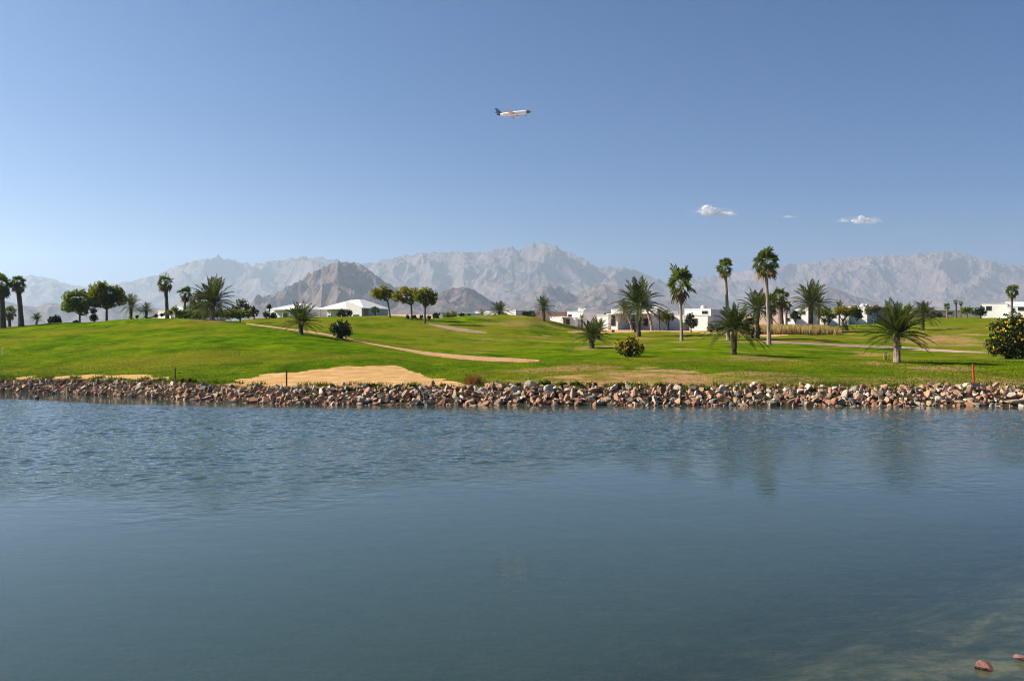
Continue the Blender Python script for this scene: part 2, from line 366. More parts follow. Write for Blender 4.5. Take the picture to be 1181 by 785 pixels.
body = n.new('ShaderNodeBsdfDiffuse'); body.inputs['Color'].default_value = (0.036, 0.064, 0.052, 1)
tr = n.new('ShaderNodeBsdfTransparent'); tr.inputs['Color'].default_value = (0.72, 0.85, 0.74, 1)
mk = n.new('ShaderNodeAttribute'); mk.attribute_name = 'murk'
mb_ = n.new('ShaderNodeMixShader'); l.new(mk.outputs['Fac'], mb_.inputs[0]); l.new(tr.outputs[0], mb_.inputs[1]); l.new(body.outputs[0], mb_.inputs[2])
mx = n.new('ShaderNodeMixShader'); l.new(fr.outputs[0], mx.inputs[0]); l.new(mb_.outputs[0], mx.inputs[1]); l.new(gl.outputs[0], mx.inputs[2])
l.new(mx.outputs[0], out.inputs['Surface'])
wz_ = (fbm(WX / 0.85 + 0.3 * WY, WY / 0.44, 2, 301) * 0.044 + perlin(WX / 0.34 - 0.2 * WY, WY / 0.22, 305) * 0.032 + perlin(WX / 0.27 + 9, WY / 0.19, 309) * 0.012)
wz_ *= rough * sstep(-34, -32, WX) * (1 - sstep(26, 27, WX)) * (0.75 + 0.5 * fbm(WX / 9, WY / 4, 2, 311))
tag(grid_mesh('water', WX, WY, wz_, m, dict(rough=rough, murk=murk)), kind='structure')

# ------------------------------------------------------------------ mountains
def rock_mat(name, a, b, c, sc):
    m, n, l, out = new_mat(name)
    p = n.new('ShaderNodeBsdfPrincipled')
    f = noise_node(n, l, sc, 8, 0.72); f2 = noise_node(n, l, sc * 0.22, 3, 0.5)
    col = ramp(n, l, f, [(0.42, a), (0.5, b), (0.59, c)])
    col = mix_rgb(n, l, 0.5, col, ramp(n, l, f2, [(0.35, (0.75, 0.75, 0.8)), (0.65, (1.25, 1.1, 1.0))]), 'MULTIPLY')
    l.new(col, p.inputs['Base Color']); p.inputs['Roughness'].default_value = 1.0; p.inputs['Specular IOR Level'].default_value = 0.05
    l.new(bump(n, l, f, 1.0, 0.45 / sc), p.inputs['Normal'])
    l.new(p.outputs[0], out.inputs['Surface']); return m
def mountains(name, sky_pts, Yf, Yb, feat, seed, mat, peak=0.62, step=1.3, rows=90, rough=0.6, win=22):
    sp = np.array(sky_pts, float)
    px = np.arange(sp[0, 0], sp[-1, 0] + 0.1, step); v = np.linspace(0, 1, rows)
    P, V = np.meshgrid(px, v); Y = Yf + (Yb - Yf) * V + fbm(P / 90, P * 0, 3, seed + 50) * 0.18 * (Yb - Yf) * (1 - V); X = (P - CX) / F * Y
    base = H + slope(P) * Y - 12
    t = (HY - np.interp(px, sp[:, 0], sp[:, 1])) / F
    rise = np.maximum(t * (Yf + peak * (Yb - Yf)) + H - (H + slope(px) * (Yf + peak * (Yb - Yf))), 1)
    D = np.where(V < peak, sstep(0, 1, V / peak) ** 1.15, 1 - 0.75 * sstep(0, 1, (V - peak) / (1 - peak)))
    wx = fbm(X / feat * 0.6, Y / feat * 0.6, 3, seed + 9) * 0.5
    nz = ridged(X / feat + wx, Y / feat * 0.75 - wx, 7, seed, 0.46)
    sharp = ridged(X / feat * 2.3, Y / feat * 1.6, 6, seed + 23, 0.55)
    ro = rough * (1 - 0.6 * np.exp(-((V - peak) / 0.13) ** 2))      # ravines cut the flanks, the crest stays whole
    Z = rise[None] * D * ((1 - ro) + ro * 1.35 * nz + 0.12 * (sharp - 0.5))
    Z *= sstep(0, 0.12, V)
    k = int(max(3, win / step)) | 1; ker = np.hanning(k + 2)[1:-1]; ker /= ker.sum()
    for it in range(4):
        zz = base + Z; a = (zz - H) / Y; i = a.argmax(0); j = np.arange(len(px))
        need = (t * Y[i, j] + H - base[i, j]) / np.maximum(Z[i, j], 1e-3)
        need = np.clip(need, 0.2, 4)
        need = np.convolve(np.pad(need, k // 2, mode='edge'), ker, 'valid'); Z = Z * need[None]
    Z = Z + rise[None] * sstep(0, 0.25, V) * (0.028 * fbm(X / feat * 5, Y / feat * 3.5, 4, seed + 71) + 0.02 * fbm(X / feat * 14, Y / feat * 9, 3, seed + 81))
    fade = sstep(0, 25, P - px[0]) * sstep(0, 25, px[-1] - P)
    o = grid_mesh(name, X, Y, base + Z * fade, mat, smooth=False)
    return tag(o, kind='structure')
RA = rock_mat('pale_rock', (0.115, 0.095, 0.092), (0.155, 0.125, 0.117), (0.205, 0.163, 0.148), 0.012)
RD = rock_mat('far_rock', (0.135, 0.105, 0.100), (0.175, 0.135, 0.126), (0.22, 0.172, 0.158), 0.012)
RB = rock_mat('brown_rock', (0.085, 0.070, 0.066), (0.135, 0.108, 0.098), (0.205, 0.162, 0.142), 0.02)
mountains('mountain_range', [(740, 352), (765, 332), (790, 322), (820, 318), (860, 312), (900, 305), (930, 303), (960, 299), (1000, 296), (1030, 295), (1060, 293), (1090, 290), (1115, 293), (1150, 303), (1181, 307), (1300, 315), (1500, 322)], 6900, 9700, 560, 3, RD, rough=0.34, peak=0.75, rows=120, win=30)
mountains('mountain_range', [(-500, 322), (-200, 326), (0, 321), (25, 319), (38, 318), (58, 321), (80, 328), (100, 331), (140, 326), (165, 321), (182, 317), (200, 308), (225, 300), (250, 296), (265, 299), (290, 306), (320, 300), (345, 296), (370, 297), (390, 301), (425, 304), (455, 297), (485, 292), (510, 291), (535, 290), (560, 292), (575, 286), (587, 284), (600, 289), (612, 282), (628, 280), (640, 284), (652, 289), (665, 294), (680, 303), (692, 309), (705, 308), (725, 309), (745, 316), (780, 331), (830, 345), (870, 354)], 5200, 8600, 620, 11, RA, rough=0.38, peak=0.78, rows=150, win=28)
mountains('foothill', [(870, 356), (905, 343), (925, 328), (945, 329), (965, 333), (985, 341), (1010, 348), (1040, 353), (1070, 358)], 4600, 5600, 300, 91, RA, rows=60)
mountains('foothill', [(560, 358), (590, 350), (605, 342), (618, 334), (632, 328), (643, 328), (652, 333), (663, 341), (672, 336), (685, 330), (697, 328), (712, 330), (726, 335), (742, 343), (756, 351), (768, 346), (780, 345), (795, 350), (815, 357)], 3900, 4700, 240, 37, RB, rows=70)
mountains('foothill', [(-400, 344), (-150, 343), (0, 346), (25, 352), (42, 354), (56, 349), (72, 351), (95, 352), (130, 351), (165, 355), (205, 357), (250, 360)], 3200, 4000, 330, 41, RB, rows=50)
mountains('rocky_hill', [(270, 358), (285, 347), (297, 341), (308, 341), (318, 339), (330, 331), (345, 324), (358, 315), (372, 308), (384, 303), (396, 302), (407, 303), (420, 307), (432, 316), (444, 325), (456, 331), (468, 331), (480, 337), (495, 341), (508, 336), (522, 332), (538, 331), (550, 336), (562, 344), (578, 353), (590, 359)], 2700, 3500, 170, 57, RB, rows=100)

# ------------------------------------------------------------------ haze
hz = MB(); hz.box(-31500, 31500, -120, 10100, -4.0, 945)
m, n, l, out = new_mat('haze')
pv = n.new('ShaderNodeVolumePrincipled'); pv.inputs['Color'].default_value = (0.60, 0.795, 1.0, 1)
pv.inputs['Density'].default_value = 0.000105; pv.inputs['Anisotropy'].default_value = 0.4
l.new(pv.outputs[0], out.inputs['Volume'])
tag(hz.build('haze', m), kind='stuff')

# ------------------------------------------------------------------ paths
def path(name, top, bot, mat, lift=0.02, k=90):
    t = np.array(top, float); b = np.array(bot, float)
    px = np.linspace(t[0, 0], t[-1, 0], k); pt = np.interp(px, t[:, 0], t[:, 1]); pb = np.interp(px, b[:, 0], b[:, 1])
    Yt = np.array([solveY(a, c) for a, c in zip(px, pt)]); Yb = np.array([solveY(a, c) for a, c in zip(px, pb)])
    Yt = np.maximum(Yt, Yb + 0.5); r1 = fbm(px / 7, px * 0, 3, 4) * 0.35; r2 = fbm(px / 6, px * 0 + 3, 3, 6) * 0.35
    w = np.linspace(0, 1, 9)[:, None]; Y = (Yb + r1)[None] * (1 - w) + (Yt + r2)[None] * w
    P = np.broadcast_to(px, Y.shape); Z = ground(P, Y) + lift
    return tag(grid_mesh(name, (P - CX) / F * Y, Y, Z, mat), kind='structure')
SANDP = solid('path_sand', (0.34, 0.17, 0.065), (0.54, 0.32, 0.15), 1.2, 0.95, 0.03)
GREYP = solid('path_gravel', (0.20, 0.13, 0.085), (0.34, 0.24, 0.165), 1.2, 0.95, 0.03)
PINKP = solid('path_pale', (0.36, 0.23, 0.15), (0.52, 0.36, 0.25), 1.2, 0.95, 0.03)
path('path', [(284, 372.5), (320, 377), (345, 380), (372, 384), (400, 389.5), (430, 396), (460, 401), (490, 405.5), (530, 409.5), (565, 412), (600, 413.5), (622, 415.5)],
     [(284, 374), (320, 379), (345, 382.5), (372, 386.5), (400, 391.5), (430, 398), (460, 403.5), (490, 409.5), (530, 414.5), (565, 417), (600, 418), (622, 417.5)], SANDP)
path('path', [(494, 372.5), (505, 374.5), (525, 377.5), (545, 380.5), (562, 383)], [(494, 374), (505, 377.5), (525, 381.5), (545, 384), (562, 384.5)], GREYP)
path('path', [(878, 393), (920, 394.5), (960, 396.5), (1000, 398), (1040, 400)], [(878, 395.5), (920, 397), (960, 399), (1000, 401), (1040, 403)], GREYP)
path('path', [(1040, 400), (1070, 402), (1100, 404), (1125, 405.5), (1145, 407.2)], [(1040, 403), (1070, 405), (1100, 406.5), (1125, 407), (1145, 407.4)], PINKP)
# ------------------------------------------------------------------ stones of the bank
ROCKM = {
 'pale': solid('pale_stone', (0.38, 0.315, 0.235), (0.60, 0.51, 0.40), 5, 0.9, 0.03),
 'pink': solid('pink_stone', (0.31, 0.165, 0.10), (0.54, 0.325, 0.205), 5, 0.9, 0.03),
 'tan': solid('tan_stone', (0.24, 0.165, 0.095), (0.46, 0.33, 0.20), 5, 0.9, 0.03),
 'grey': solid('grey_stone', (0.08, 0.072, 0.062), (0.20, 0.18, 0.155), 5, 0.9, 0.03),
 'near': solid('dark_pink_stone', (0.16, 0.075, 0.06), (0.30, 0.155, 0.125), 14, 0.9, 0.02),
 'rust': solid('rust_stone', (0.20, 0.085, 0.05), (0.36, 0.18, 0.11), 5, 0.9, 0.03),
}
def rock_shape(rng, sub=2, flat=0.8, long=1.0, cuts=13):
    import bmesh
    bm = bmesh.new(); bmesh.ops.create_icosphere(bm, subdivisions=sub, radius=1.0)
    V = np.array([v.co[:] for v in bm.verts]); Fc = [tuple(v.index for v in f.verts) for f in bm.faces]; bm.free()
    for _ in range(cuts):                                  # chip planes off a ball: angular quarried stone
        d = np.array([rng.gauss(0, 1) for _ in range(3)]); d /= np.linalg.norm(d); h = rng.uniform(0.36, 0.72)
        k = np.maximum(V @ d - h, 0); V = V - np.outer(k, d)
    V *= 1 + np.array([rng.uniform(-0.03, 0.03) for _ in V])[:, None]
    V[:, 0] *= long; V[:, 2] *= flat
    return V, Fc
rg = random.Random(5)
SHAPES = [rock_shape(rg, 2, rg.uniform(0.5, 0.8), rg.uniform(1.0, 1.5)) for _ in range(9)]
SHAPE_ME = {}
def rock_mesh(k, c):
    if (k, c) not in SHAPE_ME:
        b = MB(); b.add(*SHAPES[k]); o = b.build('stone', ROCKM[c]); SHAPE_ME[(k, c)] = o.data; bpy.data.objects.remove(o)
    return SHAPE_ME[(k, c)]
def rotm(rng):
    from mathutils import Euler
    return Euler((rng.gauss(0, 0.9), rng.gauss(0, 0.9), rng.uniform(0, 6.28)))
stones = []
px = -420.0
while px < 1750:
    for s0 in (-0.2, 0.1, 0.4, 0.75, 1.1, 1.45, 1.8, 2.15, 2.5):
        if s0 > 2.3 and rg.random() < 0.55: continue
        q = px + rg.uniform(-5, 5); s = s0 + rg.uniform(-0.22, 0.22); Y = float(shoreY(q)) + s
        r = rg.choice([0.10, 0.12, 0.15, 0.17, 0.19, 0.22, 0.27, 0.35]) * rg.uniform(0.85, 1.1)
        r *= 0.84 * (0.80 if q < 260 else 1.0)
        if q < 300 and s0 > 2.0: continue
        z = float(zs(q, s)) + r * 0.06
        c = rg.choices(['pale', 'pink', 'tan', 'grey', 'rust'], [2.9, 3.8, 3.0, 1.3, 1.3] if s0 > 0.15 else [0.7, 2.6, 2.0, 2.4, 4.0])[0]
        stones.append(((q - CX) / F * Y, Y, z, r, rg.randrange(len(SHAPES)), c, rotm(rg), q))
    px += (4.6 if px > 250 else 2.9) * (1.0 if -60 < px < 1240 else 1.5)
stones.sort(key=lambda a: -(a[3] / a[1] * (1 if -8 < a[7] < 1189 else 0.2)))
WORDS = {'pale': ('cream white angular stone in the riprap bank along the far waterline', 'cream white bank stones'),
         'pink': ('pinkish angular stone in the riprap bank along the far waterline', 'pinkish bank stones'),
         'tan': ('sandy tan angular stone in the riprap bank along the far waterline', 'sandy tan bank stones'),
         'grey': ('dark grey angular stone in the riprap bank along the far waterline', 'dark grey bank stones'),
         'rust': ('rust red angular stone in the riprap bank along the far waterline', 'rust red bank stones')}
for (x, y, z, r, k, c, e, q) in stones[:290]:
    o = bpy.data.objects.new('stone', rock_mesh(k, c)); S.collection.objects.link(o)
    o.location = (x, y, z); o.rotation_euler = e; o.scale = (r, r, r)
    tag(o, WORDS[c][0], 'stone', WORDS[c][1])
b = MB(); cl = list(ROCKM)
for (x, y, z, r, k, c, e, q) in stones[290:]:
    V, Fc = SHAPES[k]; M = np.array(e.to_matrix()); b.add(V @ M.T * r + np.array([x, y, z]), Fc, cl.index(c))
tag(b.build('bank_stones', list(ROCKM.values())), 'mass of smaller broken stones packed into the bank between the larger ones', 'stones', kind='stuff')
def boulder(px, s, size, flat, long, c, label, seed, rz=0.0, lift=0.4):
    r = random.Random(seed); V, Fc = rock_shape(r, 3, flat, long, 11); Y = float(shoreY(px)) + s; b = MB(); b.add(V * size, Fc)
    o = b.build('boulder', ROCKM[c], loc=((px - CX) / F * Y, Y, float(zs(px, s)) + size * flat * lift)); o.rotation_euler = (0.15, 0.1, rz)
    tag(o, label, 'boulder')
boulder(614, 1.9, 0.36, 0.85, 1.2, 'pale', 'large cream boulder at the top of the bank left of the green weeds', 1)
boulder(632, 1.2, 0.34, 0.95, 1.0, 'pale', 'tall pale leaning boulder in mid bank just below the green weeds', 2, 0.5)
boulder(1121, 1.9, 0.38, 0.8, 1.25, 'pale', 'large pale boulder at the foot of the red stake', 3, 0.2)
boulder(1168, 0.2, 0.5, 0.4, 1.35, 'tan', 'long flat tan slab at the water edge on the far right of the bank', 4)
boulder(1167, 0.9, 0.3, 0.8, 1.1, 'pale', 'pale boulder sitting on the long flat slab by the water', 6)
boulder(690, 0.1, 0.24, 0.9, 1.0, 'pale', 'bright whitish boulder at the waterline below the last green weeds', 7)
# the two stones off the near bank
for (px, py, w, fl, lg, c, lab, sd, cm) in ((1133, 770, 0.135, 0.52, 1.05, 'near', 'lone pinkish stone standing out of the shallows in the near corner', 11, 12), (1182, 762, 0.095, 0.42, 1.5, 'near', 'flat pinkish stone cut by the picture edge beside the lone pinkish stone', 14, 9)):
    Y = F * H / (py - HY); r = random.Random(sd); V, Fc = rock_shape(r, 3, fl, lg, cm); b = MB(); b.add(V * w, Fc)
    o = b.build('near_stone', ROCKM[c], loc=((px - CX) / F * Y, Y, 0.03)); o.rotation_euler = (-0.1, 0.12, 0.2); tag(o, lab, 'stone')

# ------------------------------------------------------------------ plant materials
DATE = leaf_mat('date_leaf', (0.026, 0.044, 0.010), (0.150, 0.178, 0.042), 0.4)
FAN = leaf_mat('fan_leaf', (0.030, 0.054, 0.008), (0.175, 0.21, 0.030), 0.4)
DEAD = leaf_mat('dead_leaf', (0.12, 0.075, 0.035), (0.34, 0.23, 0.12), 0.2, 0.8)
LEAF = leaf_mat('tree_leaf', (0.045, 0.065, 0.005), (0.33, 0.33, 0.016), 0.55)
YLEAF = leaf_mat('yellow_green_leaf', (0.11, 0.11, 0.006), (0.42, 0.37, 0.018), 0.55)
DLEAF = leaf_mat('dark_leaf', (0.012, 0.024, 0.008), (0.050, 0.075, 0.020), 0.2)
OLIVE = leaf_mat('olive_leaf', (0.06, 0.06, 0.018), (0.17, 0.15, 0.055), 0.3)
BRIGHT = leaf_mat('bright_leaf', (0.06, 0.10, 0.006), (0.28, 0.33, 0.020), 0.5)
FLOWER = leaf_mat('yellow_flower', (0.55, 0.33, 0.015), (0.80, 0.60, 0.06), 0.2)
STRAW = leaf_mat('dry_grass', (0.24, 0.16, 0.05), (0.62, 0.48, 0.22), 0.3, 0.8)
RUST = leaf_mat('rust_grass', (0.16, 0.06, 0.02), (0.36, 0.17, 0.07), 0.3, 0.8)
TRUNK = solid('palm_trunk', (0.10, 0.065, 0.045), (0.30, 0.21, 0.155), 7, 0.95, 0.04, stretch=(1, 1, 2.5))
PTRUNK = solid('pale_palm_trunk', (0.22, 0.16, 0.12), (0.44, 0.34, 0.27), 6, 0.95, 0.03, stretch=(1, 1, 3))
DTRUNK = solid('rough_palm_trunk', (0.055, 0.038, 0.026), (0.20, 0.14, 0.10), 6, 0.95, 0.06, stretch=(1, 1, 2.5))
BARK = solid('bark', (0.07, 0.05, 0.035), (0.20, 0.15, 0.11), 8, 0.95, 0.03, stretch=(1, 1, 0.4))

def frond(b, rng, base, az, el, L, droop, nl=24, lw=0.075, ll=0.42, sag=0.0):
    """one feather frond: arched rachis with leaflets on both sides"""
    d = np.array([math.cos(az) * math.cos(el), math.sin(az) * math.cos(el), math.sin(el)])
    side = np.array([-math.sin(az), math.cos(az), 0.0]); up = np.cross(d, side); up /= np.linalg.norm(up)
    if up[2] < 0: up = -up
    t = np.linspace(0.0, 1, nl + 2)
    P = np.array(base) + np.outer(t * L, d); P[:, 2] -= droop * L * t ** 2.1
    P += np.outer(t ** 2 * L * rng.uniform(-0.12, 0.12), side)
    tone = min(1, max(0, rng.gauss(0.5, 0.2)))
    T = np.gradient(P, axis=0); T /= np.linalg.norm(T, axis=1)[:, None]
    w = L * 0.011
    for q in (side, up):
        a = P[:-1] + q * w * (1 - t[:-1, None] * 0.7); c = P[:-1] - q * w * (1 - t[:-1, None] * 0.7)
        e = P[1:] - q * w * (1 - t[1:, None] * 0.7); f = P[1:] + q * w * (1 - t[1:, None] * 0.7)
        b.quads(np.stack([a, c, e, f], 1), min(1, tone + 0.25))
    k = np.where(t > 0.10)[0]; tk = t[k]
    prof = np.clip(np.sin(np.pi * np.clip(tk * 0.86 + 0.16, 0, 1)) ** 0.6, 0.25, 1) * ll * L / 3.0 * 1.15
    for sg in (-1, 1):
        ang = np.array([rng.uniform(0.55, 0.95) for _ in k]) * (1 - 0.35 * tk)
        up_k = np.array([rng.uniform(0.1, 0.55) for _ in k])
        dr = T[k] * np.cos(ang)[:, None] + (side * sg)[None] * np.sin(ang)[:, None] + up[None] * up_k[:, None] * 0.6
        dr /= np.linalg.norm(dr, axis=1)[:, None]
        tip = P[k] + dr * prof[:, None]; tip[:, 2] -= prof * 0.16
        wv = T[k] * (lw * L / 3.0)
        mid = P[k] + dr * prof[:, None] * 0.5
        b.quads(np.stack([P[k] - wv * 0.4, mid - wv * 0.55, tip, mid + wv * 0.55], 1), np.clip(tone + np.array([rng.gauss(0, 0.12) for _ in k]), 0, 1))

def palm_trunk(b, rng, h, r0, r1, lean=(0, 0), flare=1.25, n=14, seg=9, jit=0.09, tone=0.5, curve=0.0):
    pts = []; rad = []
    for i in range(n + 1):
        t = i / n; c = math.sin(t * math.pi) * curve
        pts.append((lean[0] * t ** 1.4 + c, lean[1] * t ** 1.4, h * t - (0.25 if i == 0 else 0)))
        rad.append((r0 + (r1 - r0) * t) * (1 + (flare - 1) * max(0, 1 - t * 6)) * (1.0 if i % 2 else 1.0 + jit))
    b.tube(pts, rad, seg, 0, tone, jit, rng)
    return np.array(pts[-1])

def date_palm(label, px, top, tt, base=None, hw=25, Y=None, seed=0, n=46, tr=None, group='date palms on the golf course', lean=0.0, elo=-18, ehi=82, mat=None, droop=0.38, dens=1.0, name='date_palm', pale=False, dead=6, boots=True):
    rng = random.Random(seed * 7 + 3); loc, Y = spot(px, base, Y); u = Y / F
    z_t = H + (HY - top) * u - loc.z; h = max(0.25, H + (HY - tt) * u - loc.z); Lh = hw * u * 1.12; Lv = max((z_t - h) * 1.06, 0.3)
    o = thing(name, label, 'palm tree', loc, group)
    tr = tr * 0.56 * u if tr else max(0.14, Lh * 0.085)
    bt = MB(); ln = lean * u; c = palm_trunk(bt, rng, h, tr, tr * 0.95, (ln, rng.uniform(-.2, .2)), 1.2, max(6, int(h * 3)), 9, 0.13)
    if boots:                                              # stubs of cut leaf bases under the crown
        for i in range(34):
            a = i * 2.4; zz = h - rng.uniform(0.0, min(0.55 * h, 0.9)); k = zz / h
            x = ln * k ** 1.4; d = (math.cos(a), math.sin(a))
            bt.tube([(x + d[0] * tr * 0.7, d[1] * tr * 0.7, zz), (x + d[0] * tr * 1.3, d[1] * tr * 1.3, zz + tr * 0.9)], [tr * 0.2, tr * 0.1], 4, 0, 0.6)
    bt.build('trunk', PTRUNK if pale else DTRUNK, o)
    bc = MB()
    for i in range(n):
        t = (i + 0.5) / n; az = i * 2.39996 + rng.uniform(-.25, .25)
        el = R(elo + (ehi - elo) * (1 - t) ** 0.8 + rng.uniform(-7, 7))
        L = (Lh * math.cos(el) ** 2 + (Lv if el > 0 else Lh * 0.7) * math.sin(el) ** 2) * rng.uniform(0.86, 1.08)
        L *= 1 + 0.10 * math.cos(el)
        dr = droop * (0.25 + 0.9 * math.cos(el)) * rng.uniform(0.8, 1.15)
        frond(bc, rng, c + np.array([math.cos(az), math.sin(az), 0]) * tr * 0.6 + np.array([0, 0, 0.1 * math.sin(el)]), az, el, L, dr, int(28 * dens), 0.10 / dens, 0.56)
    bc.build('crown', mat or DATE, o)
    if dead:
        bd = MB()
        for i in range(dead):
            az = rng.uniform(0, 6.28); frond(bd, rng, c + np.array([math.cos(az), math.sin(az), -0.3]) * tr, az, R(rng.uniform(-50, -25)), Lh * rng.uniform(0.35, 0.5), 0.5, 14, 0.06, 0.4)
        bd.build('dead_fronds', DEAD, o)
    return o

def fan_leaf(b, rng, c, az, el, pet, Rr, droop, tone, seg=11):
    d = np.array([math.cos(az) * math.cos(el), math.sin(az) * math.cos(el), math.sin(el)])
    side = np.array([-math.sin(az), math.cos(az), 0.0]); nrm = np.cross(d, side); ro = rng.uniform(-1.1, 1.1)
    side = side * math.cos(ro) + nrm * math.sin(ro); nrm = np.cross(d, side)
    p = c + d * pet; p[2] -= droop * 0.12 * pet
    w = 0.02 * Rr + 0.012
    b.quads([[c - side * w, c + side * w, p + side * w * .7, p - side * w * .7]], min(1, tone + .2))
    d2 = d * 0.9 + np.array([0, 0, -0.35 * droop]); d2 /= np.linalg.norm(d2)
    a = np.linspace(-1.75, 1.75, seg); rr = Rr * (1 - 0.12 * (a / 2) ** 2) * np.array([rng.uniform(.75, 1.15) for _ in a])
    q = []
    for k in range(seg):
        dv = d2 * math.cos(a[k]) + side * math.sin(a[k]); dv[2] += 0.05
        pv = -d2 * math.sin(a[k]) + side * math.cos(a[k])
        mid = p + dv * rr[k] * 0.6 + nrm * rr[k] * 0.05 * (-1) ** k; tip = p + dv * rr[k]; tip[2] -= rr[k] * 0.30 * droop * rng.uniform(0.6, 1.3)
        ww = rr[k] * 0.13
        q.append([p, mid - pv * ww, tip, mid + pv * ww])
    b.quads(q, np.clip(tone + np.array([rng.gauss(0, .08) for _ in a]), 0, 1))

def fan_palm(label, px, top, tt, base=None, hw=17, Y=None, seed=0, n=25, tr=3.0, tr2=None, group='fan palms on the golf course', lean=0.0, skirt=8, name='fan_palm', dark=False, pale=False, curve=0.0, skirt_len=1.0):
    rng = random.Random(seed * 13 + 5); loc, Y = spot(px, base, Y); u = Y / F
    h = max(0.3, H + (HY - tt) * u - loc.z); top_z = H + (HY - top) * u - loc.z; Rf = hw * u; Lv = max(top_z - h, 0.3)
    o = thing(name, label, 'palm tree', loc, group)
    bt = MB(); r0 = tr * u * 0.5; r1 = (tr2 or tr * 0.8) * u * 0.5
    c = palm_trunk(bt, rng, h, r0, r1, (lean * u, rng.uniform(-.15, .15)), 1.3, max(8, int(h * 2)), 9, 0.06, curve=curve * u)
    bt.build('trunk', DTRUNK if dark else (PTRUNK if pale else TRUNK), o)
    bc = MB()
    for i in range(n):
        t = (i + .5) / n; az = i * 2.39996 + rng.uniform(-.3, .3); el = R(82 - 118 * t ** 0.95 + rng.uniform(-12, 12))
        ext = (Rf * math.cos(el) ** 2 + Lv * math.sin(el) ** 2 if el > 0 else Rf * (1 - 0.15 * math.sin(-el))) * rng.uniform(.8, 1.1)
        fan_leaf(bc, rng, c.copy(), az, el, ext * rng.uniform(0.34, 0.62), ext * 0.46, 0.3 + 0.7 * t, min(1, max(0, rng.gauss(0.55 - 0.25 * t, .18))))
    bc.build('crown', FAN, o)
    if skirt:
        bd = MB()
        for i in range(skirt):
            az = i * 2.4 + rng.uniform(-.4, .4); fan_leaf(bd, rng, c + np.array([0, 0, -0.05 * Rf]), az, R(rng.uniform(-75, -45)), Rf * 0.45 * skirt_len, Rf * 0.5 * skirt_len, 1.0, rng.uniform(.2, .9), 9)
        bd.build('dead_fronds', DEAD, o)
    return o

def leaf_cloud(b, rng, lobes, n, size, seed=0, hole=0.42, flat=1.0):
    """leaf clumps scattered through the volume of the lobes, with gaps"""
    nr = np.random.default_rng(seed + 1); lb = np.array(lobes, float)
    w = lb[:, 3] ** 2; k = nr.choice(len(lb), int(n * 1.9), p=w / w.sum())
    d = nr.normal(size=(len(k), 3)); d /= np.linalg.norm(d, axis=1)[:, None]
    r = nr.random(len(k)) ** 0.45
    rr = lb[k, 3] * (1 + 0.28 * perlin(d[:, 0] * 2.1 + k * 3.3, d[:, 1] * 2.1 + d[:, 2] * 1.7, seed))
    P = lb[k, :3] + d * (r * rr)[:, None] * np.array([1, 1, flat])
    fs = np.median(lb[:, 3]) * 0.55
    g = perlin(P[:, 0] / fs + 7.7, P[:, 2] / fs, seed + 3) + perlin(P[:, 1] / fs, P[:, 2] / fs + 3.1, seed + 4)
    keep = g > np.quantile(g, hole); P = P[keep][:n]; g = g[keep][:n]; m_ = len(P)
    a = nr.normal(size=(m_, 3)); a /= np.linalg.norm(a, axis=1)[:, None]; c = np.cross(a, nr.normal(size=(m_, 3))); c /= np.linalg.norm(c, axis=1)[:, None]
    s = size * nr.uniform(0.6, 1.3, m_)[:, None]
    tone = np.clip(0.5 + 0.25 * perlin(P[:, 0] / fs * .7, P[:, 1] / fs * .7 + P[:, 2] / fs, seed + 8) + nr.normal(0, 0.17, m_), 0, 1)
    b.quads(np.stack([P - a * s, P - c * s * .55 + a * s * .1, P + a * s, P + c * s * .55 + a * s * .1], 1), tone)
    return P

def tree(label, px, base, lobes_px, Y=None, seed=0, mat=None, trunk_px=3.0, lean=0.0, leafn=2600, leaf=1.6, name='tree', cat='tree', group=None, split=0.55, trunkmat=None, hole=0.4):
    """lobes_px: (px, py, radius px) circles of the crown as seen, given depth here"""
    rng = random.Random(seed); loc, Y = spot(px, base, Y); u = Y / F; o = thing(name, label, cat, loc, group)
    lobes = []
    for (a, c, r) in lobes_px:
        lobes.append(((a - px) * u, rng.uniform(-.35, .35) * r * u, H + (HY - c) * u - loc.z, r * u))
        lobes.append(((a - px) * u + rng.uniform(-.4, .4) * r * u, rng.choice([-1, 1]) * r * u * 0.7, H + (HY - c) * u - loc.z + rng.uniform(-.3, .2) * r * u, r * u * 0.72))
    bt = MB(); tx = lean * u; cz = min(l_[2] - l_[3] * 0.4 for l_ in lobes); fork = max(cz * split, 0.15)
    r0 = trunk_px * u * 0.5
    bt.tube([(0, 0, -0.2), (tx * .3, 0, fork * .5), (tx * .7, 0.03, fork)], [r0 * 1.25, r0, r0 * 0.85], 8, 0, .5, 0.08, rng)
    for l_ in lobes:
        e = Vector(l_[:3]); s_ = Vector((tx * .7, 0.03, fork - 0.03)); mid = s_.lerp(e, .5) + Vector((rng.uniform(-.1, .1), rng.uniform(-.1, .1), -0.06 * l_[3]))
        bt.tube([s_, mid, e], [r0 * .6, r0 * .42, r0 * .15], 6, 0, .5, 0.05, rng)
        for q in range(3):
            d = Vector((rng.gauss(0, 1), rng.gauss(0, 1), rng.gauss(.2, .7))).normalized() * l_[3] * .5
            bt.tube([mid, mid.lerp(e + d, .6), e + d], [r0 * .3, r0 * .2, r0 * .06], 4)
    bt.build('trunk', trunkmat or BARK, o)
    b = MB(); leaf_cloud(b, rng, lobes, leafn, leaf * u, seed, hole); b.build('crown', mat or LEAF, o)
    return o

